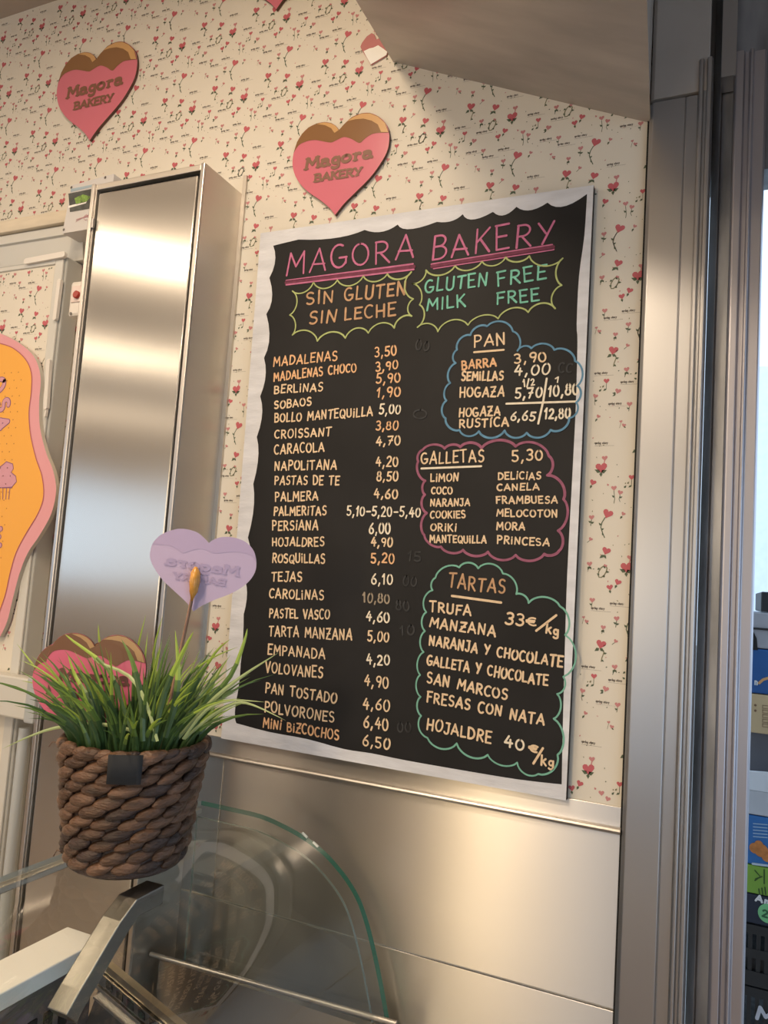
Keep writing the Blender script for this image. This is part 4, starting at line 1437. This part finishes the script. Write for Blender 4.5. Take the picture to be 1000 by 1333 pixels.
# dark sewn patch near the rim, facing the customer
PATCH = 0.55
pc = onZ(141, 990, BZ + BH - .018)
ang0 = math.atan2(pc[1] - BY, pc[0] - BX) + PATCH
vs, fs = [], []
for i in range(7):
    a = ang0 + (i / 6 - .5) * .40
    for z, r in ((BZ + BH + .004, RT_ + .0125), (BZ + BH - .034, RT_ + .010)):
        vs.append((BX + r * math.cos(a), BY + r * math.sin(a), z))
    if i < 6:
        fs.append((2 * i, 2 * i + 1, 2 * i + 3, 2 * i + 2))
mb = MB()
mb.add(vs, fs, 0, True)
po = mb.build('patch', mat('dark_felt_patch', (0.018, 0.020, 0.024), .9), pot)
sm = po.modifiers.new('solid', 'SOLIDIFY'); sm.thickness = .002
po['label'] = 'dark felt patch sewn near the rim'

# grass blades
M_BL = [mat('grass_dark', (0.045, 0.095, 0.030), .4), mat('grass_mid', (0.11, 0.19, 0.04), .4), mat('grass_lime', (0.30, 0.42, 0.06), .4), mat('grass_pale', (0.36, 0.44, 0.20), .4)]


def blade(mbx, path, w, mi):
    P = [Vector([float(c) for c in p]) for p in path]
    n = len(P)
    L_, R_, C_ = [], [], []
    for i in range(n):
        t_ = (P[min(i + 1, n - 1)] - P[max(i - 1, 0)]).normalized()
        view = (Vector(CAMV) - P[i]).normalized() if False else Vector((0.45, -0.85, 0.1))
        sd = t_.cross(view)
        sd = sd.normalized() if sd.length > 1e-4 else Vector((1, 0, 0))
        f = i / (n - 1)
        ww = w * (0.65 + .5 * f if f < .35 else .825 * (1 - ((f - .35) / .65) ** 1.6) + .02)
        nrm = sd.cross(t_).normalized()
        L_.append(P[i] + sd * ww / 2); R_.append(P[i] - sd * ww / 2); C_.append(P[i] + nrm * ww * .16)
    vs = L_ + C_ + R_
    fs = []
    for i in range(n - 1):
        fs += [(i, i + n, i + n + 1, i + 1), (i + n, i + 2 * n, i + 2 * n + 1, i + n + 1)]
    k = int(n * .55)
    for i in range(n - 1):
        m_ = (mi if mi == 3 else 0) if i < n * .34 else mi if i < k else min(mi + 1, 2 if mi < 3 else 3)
        mbx.add([vs[q] for q in (i, i + n, i + n + 1, i + 1)], [(0, 1, 2, 3)], m_, True)
        mbx.add([vs[q] for q in (i + n, i + 2 * n, i + 2 * n + 1, i + n + 1)], [(0, 1, 2, 3)], m_, True)


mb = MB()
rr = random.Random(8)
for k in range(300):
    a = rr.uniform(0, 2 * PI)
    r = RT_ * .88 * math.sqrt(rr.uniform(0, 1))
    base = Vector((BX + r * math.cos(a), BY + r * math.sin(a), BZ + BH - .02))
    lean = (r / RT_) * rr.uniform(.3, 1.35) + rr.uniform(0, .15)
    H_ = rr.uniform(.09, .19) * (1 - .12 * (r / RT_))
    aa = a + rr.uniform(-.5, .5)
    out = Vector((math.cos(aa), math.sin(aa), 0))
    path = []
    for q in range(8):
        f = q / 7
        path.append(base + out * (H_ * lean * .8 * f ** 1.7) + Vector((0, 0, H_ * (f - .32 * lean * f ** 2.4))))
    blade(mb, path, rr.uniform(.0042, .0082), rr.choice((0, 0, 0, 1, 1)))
# the long outer blades seen in front
for px, y_, w_, c_ in [
    ([(192, 958), (150, 945), (110, 943), (70, 948), (35, 960), (3, 975)], -.40, .0065, 3),
    ([(105, 935), (80, 905), (55, 880), (22, 838)], -.36, .0075, 2),
    ([(108, 925), (85, 902), (60, 893), (28, 886)], -.36, .0055, 2),
    ([(215, 960), (228, 915), (232, 870), (228, 820)], -.40, .011, 1),
    ([(225, 965), (260, 925), (300, 880), (318, 835), (322, 818)], -.36, .0085, 1),
    ([(228, 965), (270, 918), (310, 884), (362, 850)], -.36, .0075, 3),
    ([(240, 962), (270, 936), (305, 916), (330, 918), (372, 938)], -.36, .0055, 3),
    ([(238, 962), (268, 925), (300, 912), (345, 914)], -.37, .005, 3),
    ([(228, 955), (250, 900), (280, 850), (300, 832)], -.33, .0065, 1),
    ([(225, 955), (240, 890), (270, 860), (310, 842)], -.33, .005, 1),
    ([(205, 965), (190, 915), (168, 880), (128, 862), (118, 852)], -.42, .006, 3),
    ([(176, 965), (160, 920), (140, 870), (96, 835), (85, 826)], -.42, .007, 1),
    ([(170, 960), (172, 900), (178, 850), (190, 800)], -.30, .007, 2),
    ([(150, 965), (140, 900), (130, 840), (128, 812)], -.30, .007, 2),
    ([(205, 960), (205, 900), (200, 850), (212, 802)], -.30, .007, 2),
    ([(115, 955), (100, 920), (85, 905), (72, 910)], -.40, .012, 2),
    ([(130, 960), (118, 915), (98, 880), (88, 850)], -.42, .008, 1),
    ([(186, 965), (184, 910), (172, 860), (158, 832)], -.42, .010, 0),
    ([(200, 965), (215, 900), (240, 845), (252, 822)], -.42, .009, 2),
]:
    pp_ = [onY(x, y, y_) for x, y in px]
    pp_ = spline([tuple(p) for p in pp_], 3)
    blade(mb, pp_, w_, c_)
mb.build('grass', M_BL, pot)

# heart picks stuck into the grass
M_LIL = mat('pick_lilac', (0.52, 0.42, 0.60), .45)
M_LIL2 = mat('pick_lilac_print', (0.47, 0.375, 0.56), .45)
M_LIL3 = mat('pick_ghost_print', (0.42, 0.34, 0.52), .45)
M_LILE = mat('pick_pale_edge', (0.72, 0.66, 0.72), .4)
M_STICK = mat('wooden_stick', (0.34, 0.19, 0.12), .6, noise=.2, nscale=40, stretch=(4, 4, .5))
M_GLUE = mat('amber_glue', (0.62, 0.30, 0.06), .25, noise=.25, nscale=60)


def pick(name, tip_px, Yp, width_px, rotz, roll, label, mats, back=False, zs=1.0):
    t_ = onY(*tip_px, Yp)
    root = empty(name, t_, label, 'heart pick', 'heart picks in the grass')
    make_heart(root, -0.0015, 0.003, mats, mirror=back)
    depth = float(np.dot(t_ - CAM, FW))
    wm = width_px / FPX * depth
    full = abs(heart_local((708, 740))[0] - heart_local((112, 940))[0])
    s_ = wm / full
    root.scale = (s_, 1, s_ * zs)
    root.rotation_euler = (0, roll, rotz)
    return root, s_


# lilac pick with the tall stick, its back to the customer
pk, s_ = pick('heart_pick', (252, 796), -0.335, 136, 0.55, 0.09, 'pale lilac heart on a tall wooden stick, seen from behind above the grass', (M_LIL, M_LIL2, None, M_LIL3, M_LILE), True, .80)


def local_part(root, pts_world, radius, name, m_, n=10):
    b = MB()
    inv = (Matrix.LocRotScale(root.location, root.rotation_euler, root.scale)).inverted()
    b.tube([inv @ Vector([float(c) for c in p]) for p in pts_world], radius, n)
    me = bpy.data.meshes.new(name)
    o = bpy.data.objects.new(name, me)
    COL.objects.link(o)
    me.from_pydata([tuple(v) for v in b.v], [], b.f)
    me.materials.append(m_)
    me.polygons.foreach_set('use_smooth', b.sm)
    o.parent = root
    return o


sp = [onY(255, 752, -.343), onY(249, 784, -.345), onY(225, 895, -.345), onY(208, 975, -.345)]
local_part(pk, sp, .0034, 'stick', M_STICK)
gp = [onY(255, 738, -.342), onY(255, 745, -.343), onY(253.5, 757, -.344), onY(252, 770, -.345), onY(249.5, 782, -.345)]
local_part(pk, gp, [.003, .0095, .011, .0085, .0030], 'glue_blob', M_GLUE, 12)
HD = (mat('pick_pink', (0.60, 0.13, 0.22), .25, coat=.3), mat('pick_brown', (0.17, 0.085, 0.05), .25, coat=.3), mat('pick_tan', (0.40, 0.25, 0.12), .3), mat('pick_text', (0.12, 0.045, 0.035), .5), M_HEDGE)
pk2, s2 = pick('heart_pick', (118, 960), -0.37, 140, 0.25, -0.02, 'pink and brown heart half buried in the front left grass', HD)
local_part(pk2, [onY(116, 940, -.367), onY(124, 985, -.362)], .003, 'stick', M_STICK)
pk3, s3 = pick('heart_pick', (112, 976), -0.345, 146, 0.3, -0.1, 'pink heart low in the grass behind the brown topped heart', HD)
local_part(pk3, [onY(114, 950, -.342), onY(120, 990, -.342)], .003, 'stick', M_STICK)

# ------------------------------------------------------------------ stacked produce outside the door
OY = 0.80
M_KR = mat('crate_black', (0.012, 0.013, 0.016), .45)


def oz(y):
    return float(onY(990, y, OY)[2])


X0, X1, DP = 0.060, 0.50, 0.32


def carton(name, y_top, y_bot, col, label, cat='box', x0=X0, inset=0.0, strip=None, group=None):
    z1_, z0_ = oz(y_top), oz(y_bot)
    r_ = empty(name, ((x0 + X1) / 2, OY + DP / 2, z0_), label, cat, group)
    b = MB(); b.box((x0, OY + inset, z0_), (X1 - inset, OY + DP, z1_)); b.build('body', mat(name + '_paint', col, .7, noise=.08, nscale=10), r_, bevel=.003)
    return r_, z0_, z1_


def crate(z0_, z1_, label, grp=None):
    """openwork plastic crate: base, posts, rails and slotted walls"""
    r_ = empty('plastic_crate', ((X0 + X1) / 2, OY + DP / 2, z0_), label, 'crate', grp)
    h = z1_ - z0_
    b = MB()
    b.box((X0, OY, z0_), (X1, OY + DP, z0_ + .012))
    b.build('crate_base', M_KR, r_)
    b = MB()
    for zz in (z0_ + .012, z0_ + h * .45, z1_ - .022):
        b.box((X0, OY, zz), (X1, OY + .010, zz + .02)); b.box((X0, OY + DP - .010, zz), (X1, OY + DP, zz + .02))
        b.box((X0, OY, zz), (X0 + .010, OY + DP, zz + .02)); b.box((X1 - .010, OY, zz), (X1, OY + DP, zz + .02))
    for k in range(26):
        x = X0 + .003 + k * (X1 - X0 - .012) / 25
        b.box((x, OY + .002, z0_ + .01), (x + .009, OY + .008, z1_ - .012))
        b.box((x, OY + DP - .008, z0_ + .01), (x + .009, OY + DP - .002, z1_ - .012))
    for k in range(16):
        y = OY + .004 + k * (DP - .014) / 15
        b.box((X0 + .002, y, z0_ + .01), (X0 + .008, y + .009, z1_ - .012))
    b.build('slotted_wall', M_KR, r_)
    b = MB(); b.box((X0 + .012, OY + .012, z0_ + .013), (X1 - .012, OY + DP - .012, z0_ + h * .55)); b.build('contents', mat('dim_produce', (0.05, 0.05, 0.055), .6, noise=.5, nscale=40), r_)
    return r_


# bottom up
zb = [0.0, 0.16, 0.33, 0.50]
crate(zb[0], zb[1] - .003, 'black plastic crate on the pavement at the foot of the stack outside')
crate(zb[1], zb[2] - .003, 'black plastic crate second from the pavement in the stack outside')
crate(zb[2], zb[3] - .003, 'black plastic crate third from the pavement in the stack outside')
k1 = crate(zb[3], oz(1287), 'black slotted crate with pale lettering low in the stack outside')
pn = Pen((0, OY - .0015, 0), (1, 0, 0), (0, 0, 1), (0, -1, 0))
p = onY(985, 1325, OY)
pn.text('M', (p[0], p[2]), (p[0] + .035, p[2] - .004), .026, .008)
pn.mb.build('crate_lettering', mat('pale_print', (0.45, 0.45, 0.52), .7), k1)
k2 = crate(oz(1286), oz(1205), 'black slotted crate under the navy box in the stack outside')
nv, z0_, z1_ = carton('navy_carton', 1166, 1204, (0.012, 0.016, 0.035), 'navy box with a round green sticker under the green box outside')
pn = Pen((0, OY - .0008, 0), (1, 0, 0), (0, 0, 1), (0, -1, 0))
p = onY(984, 1172, OY)
pn.text('Am', (p[0], p[2]), (p[0] + .032, p[2] - .004), .013, .0045)
pn.mb.build('carton_lettering', mat('white_print', (0.6, 0.6, 0.62), .7), nv)
q = onY(1000, 1189, OY)
mb = MB(); mb.tube([(q[0], OY - .0025, q[2]), (q[0], OY - .0005, q[2])], .021, 24); st = mb.build('round_sticker', mat('sticker_green', (0.16, 0.45, 0.20), .6), nv)
pn = Pen((0, OY - .003, 0), (1, 0, 0), (0, 0, 1), (0, -1, 0))
pn.text('2', (q[0] - .012, q[2] - .008), (q[0] - .002, q[2] - .009), .015, .004)
pn.mb.build('sticker_numeral', mat('sticker_dark', (0.02, 0.10, 0.04), .6), st)
gn, z0_, z1_ = carton('green_carton', 1128, 1165, (0.17, 0.32, 0.04), 'bright green box with dark line print between blue and navy boxes outside')
pn = Pen((0, OY - .0008, 0), (1, 0, 0), (0, 0, 1), (0, -1, 0))
for st_ in ([(983, 1133), (990, 1141), (983, 1146)], [(995, 1132), (995, 1150)], [(984, 1144), (992, 1141)], [(992, 1156), (993, 1164)], [(996, 1155), (997, 1164)], [(988, 1157), (989, 1164)]):
    pn.stroke([(onY(*p, OY)[0], onY(*p, OY)[2]) for p in st_], .003)
pn.mb.build('line_print', mat('carton_dark_green', (0.03, 0.07, 0.01), .7), gn)
bu, z0_, z1_ = carton('orange_carton', 1063, 1127, (0.020, 0.12, 0.36), 'blue box printed with orange fruit beneath the open white carton outside')
pn = Pen((0, OY - .0008, 0), (1, 0, 0), (0, 0, 1), (0, -1, 0))
for k in range(5):
    a, b = onY(981, 1072 + k * 4.2, OY), onY(999, 1073.5 + k * 4.2, OY)
    pn.stroke([(a[0], a[2]), (b[0], b[2])], .0022)
a, b = onY(980, 1126, OY), onY(1006, 1130, OY)
pw = Pen((0, OY - .0008, 0), (1, 0, 0), (0, 0, 1), (0, -1, 0))
pw.stroke([(a[0], a[2] + .003), (b[0], b[2] + .004)], .005)
pw.mb.build('pale_stripe', mat('pale_stripe_print', (0.40, 0.48, 0.58), .7), bu)
pn.mb.build('line_print', mat('pale_blue_print', (0.28, 0.40, 0.55), .7), bu)
pn = Pen((0, OY - .0008, 0), (1, 0, 0), (0, 0, 1), (0, -1, 0))
for (x, y, r_) in ((983, 1104, .012), (991, 1107, .015), (999, 1115, .012), (988, 1099, .009)):
    p = onY(x, y, OY)
    pn.k += 1
    pn.poly([(p[0] + r_ * math.cos(t), p[2] + r_ * math.sin(t)) for t in [q_ * PI / 9 for q_ in range(18)]], 0, .0002 * pn.k)
pn.mb.build('fruit_print', mat('orange_print', (0.55, 0.20, 0.05), .7, noise=.4, nscale=40), bu)
# open white carton with a raised flap
wc, z0_, z1_ = carton('white_carton', 1030, 1062, (0.42, 0.44, 0.50), 'open white carton with a raised slanting flap outside the door')
fl = [onY(978, 1000, OY - .03), onY(1004, 990, OY - .03), onY(1004, 1010, OY - .002), onY(978, 1019, OY - .002)]
mb = MB(); mb.prism([(0.062, OY - .02, oz(1004)), (0.46, OY - .02, oz(985)), (0.49, OY, z1_), (0.062, OY, z1_)], (0, .004, 0)); mb.build('flap', mat('flap_white', (0.62, 0.66, 0.74), .7), wc)
dk, z0_, z1_ = carton('grey_tray', 956, 1029, (0.10, 0.10, 0.12), 'dark grey fruit tray below the beige carton outside', 'tray', inset=.05)
be, z0_, z1_ = carton('beige_carton', 904, 955, (0.45, 0.34, 0.20), 'beige cardboard carton with small printed signs below the blue one outside')
pn = Pen((0, OY - .0008, 0), (1, 0, 0), (0, 0, 1), (0, -1, 0))
for k in range(5):
    p = onY(993, 918 + k * 6, OY)
    pn.stroke([(p[0], p[2]), (p[0] + .012, p[2]), (p[0] + .012, p[2] - .007), (p[0], p[2] - .007), (p[0], p[2])], .0014)
for y in (918, 925):
    p = onY(983.5, y, OY)
    pn.poly([(p[0] + .003 * math.cos(t), p[2] + .003 * math.sin(t)) for t in [q_ * PI / 4 for q_ in range(8)]])
a = onY(981, 955, OY)
pn.mb.build('line_print', mat('carton_brown_print', (0.16, 0.09, 0.05), .7), be)
bc, z0_, z1_ = carton('blue_carton', 845, 903, (0.010, 0.075, 0.26), 'plain deep blue carton near the top of the stack outside')
pn = Pen((0, OY - .0008, 0), (1, 0, 0), (0, 0, 1), (0, -1, 0))
a, b = onY(986, 889, OY), onY(1004, 888, OY)
pn.text('n', (onY(982.5, 891, OY)[0], onY(982.5, 891, OY)[2]), (onY(986.5, 891, OY)[0], onY(982.5, 891, OY)[2]), .014, .003)
pn.mb.build('carton_lettering', mat('carton_white_print', (0.5, 0.55, 0.6), .7), bc)
pn = Pen((0, OY - .0008, 0), (1, 0, 0), (0, 0, 1), (0, -1, 0))
pn.stroke([(a[0] + .004, a[2]), (a[0] + .012, a[2] + .009), (b[0], b[2] + .012)], .006)
pn.mb.build('orange_stroke', mat('carton_orange_print', (0.5, 0.28, 0.12), .7), bc)
gt, z0_, z1_ = carton('silver_tray', 797, 844, (0.30, 0.31, 0.36), 'pale grey plastic tray topping the stack outside', 'tray')
mb = MB(); mb.box((X0 - .002, OY - .003, z1_ - .042), (X1, OY, z1_ - .037)); mb.build('rim_line', M_KR, gt)
mb = MB(); p = onY(987, 831, OY)
mb.prism([(X0, OY - .002, p[2] - .028), (p[0], OY - .002, p[2] - .028), (p[0] - .003, OY - .002, p[2]), (p[0] - .010, OY - .002, p[2] + .014), (X0, OY - .002, p[2] + .02)], (0, .001, 0)); mb.build('hand_hole', M_BLACK, gt)
bb, z0_, z1_ = carton('black_carton', 770, 796, (0.015, 0.016, 0.022), 'small black box standing on the pale grey tray outside', x0=float(onY(991, 780, OY)[0]))
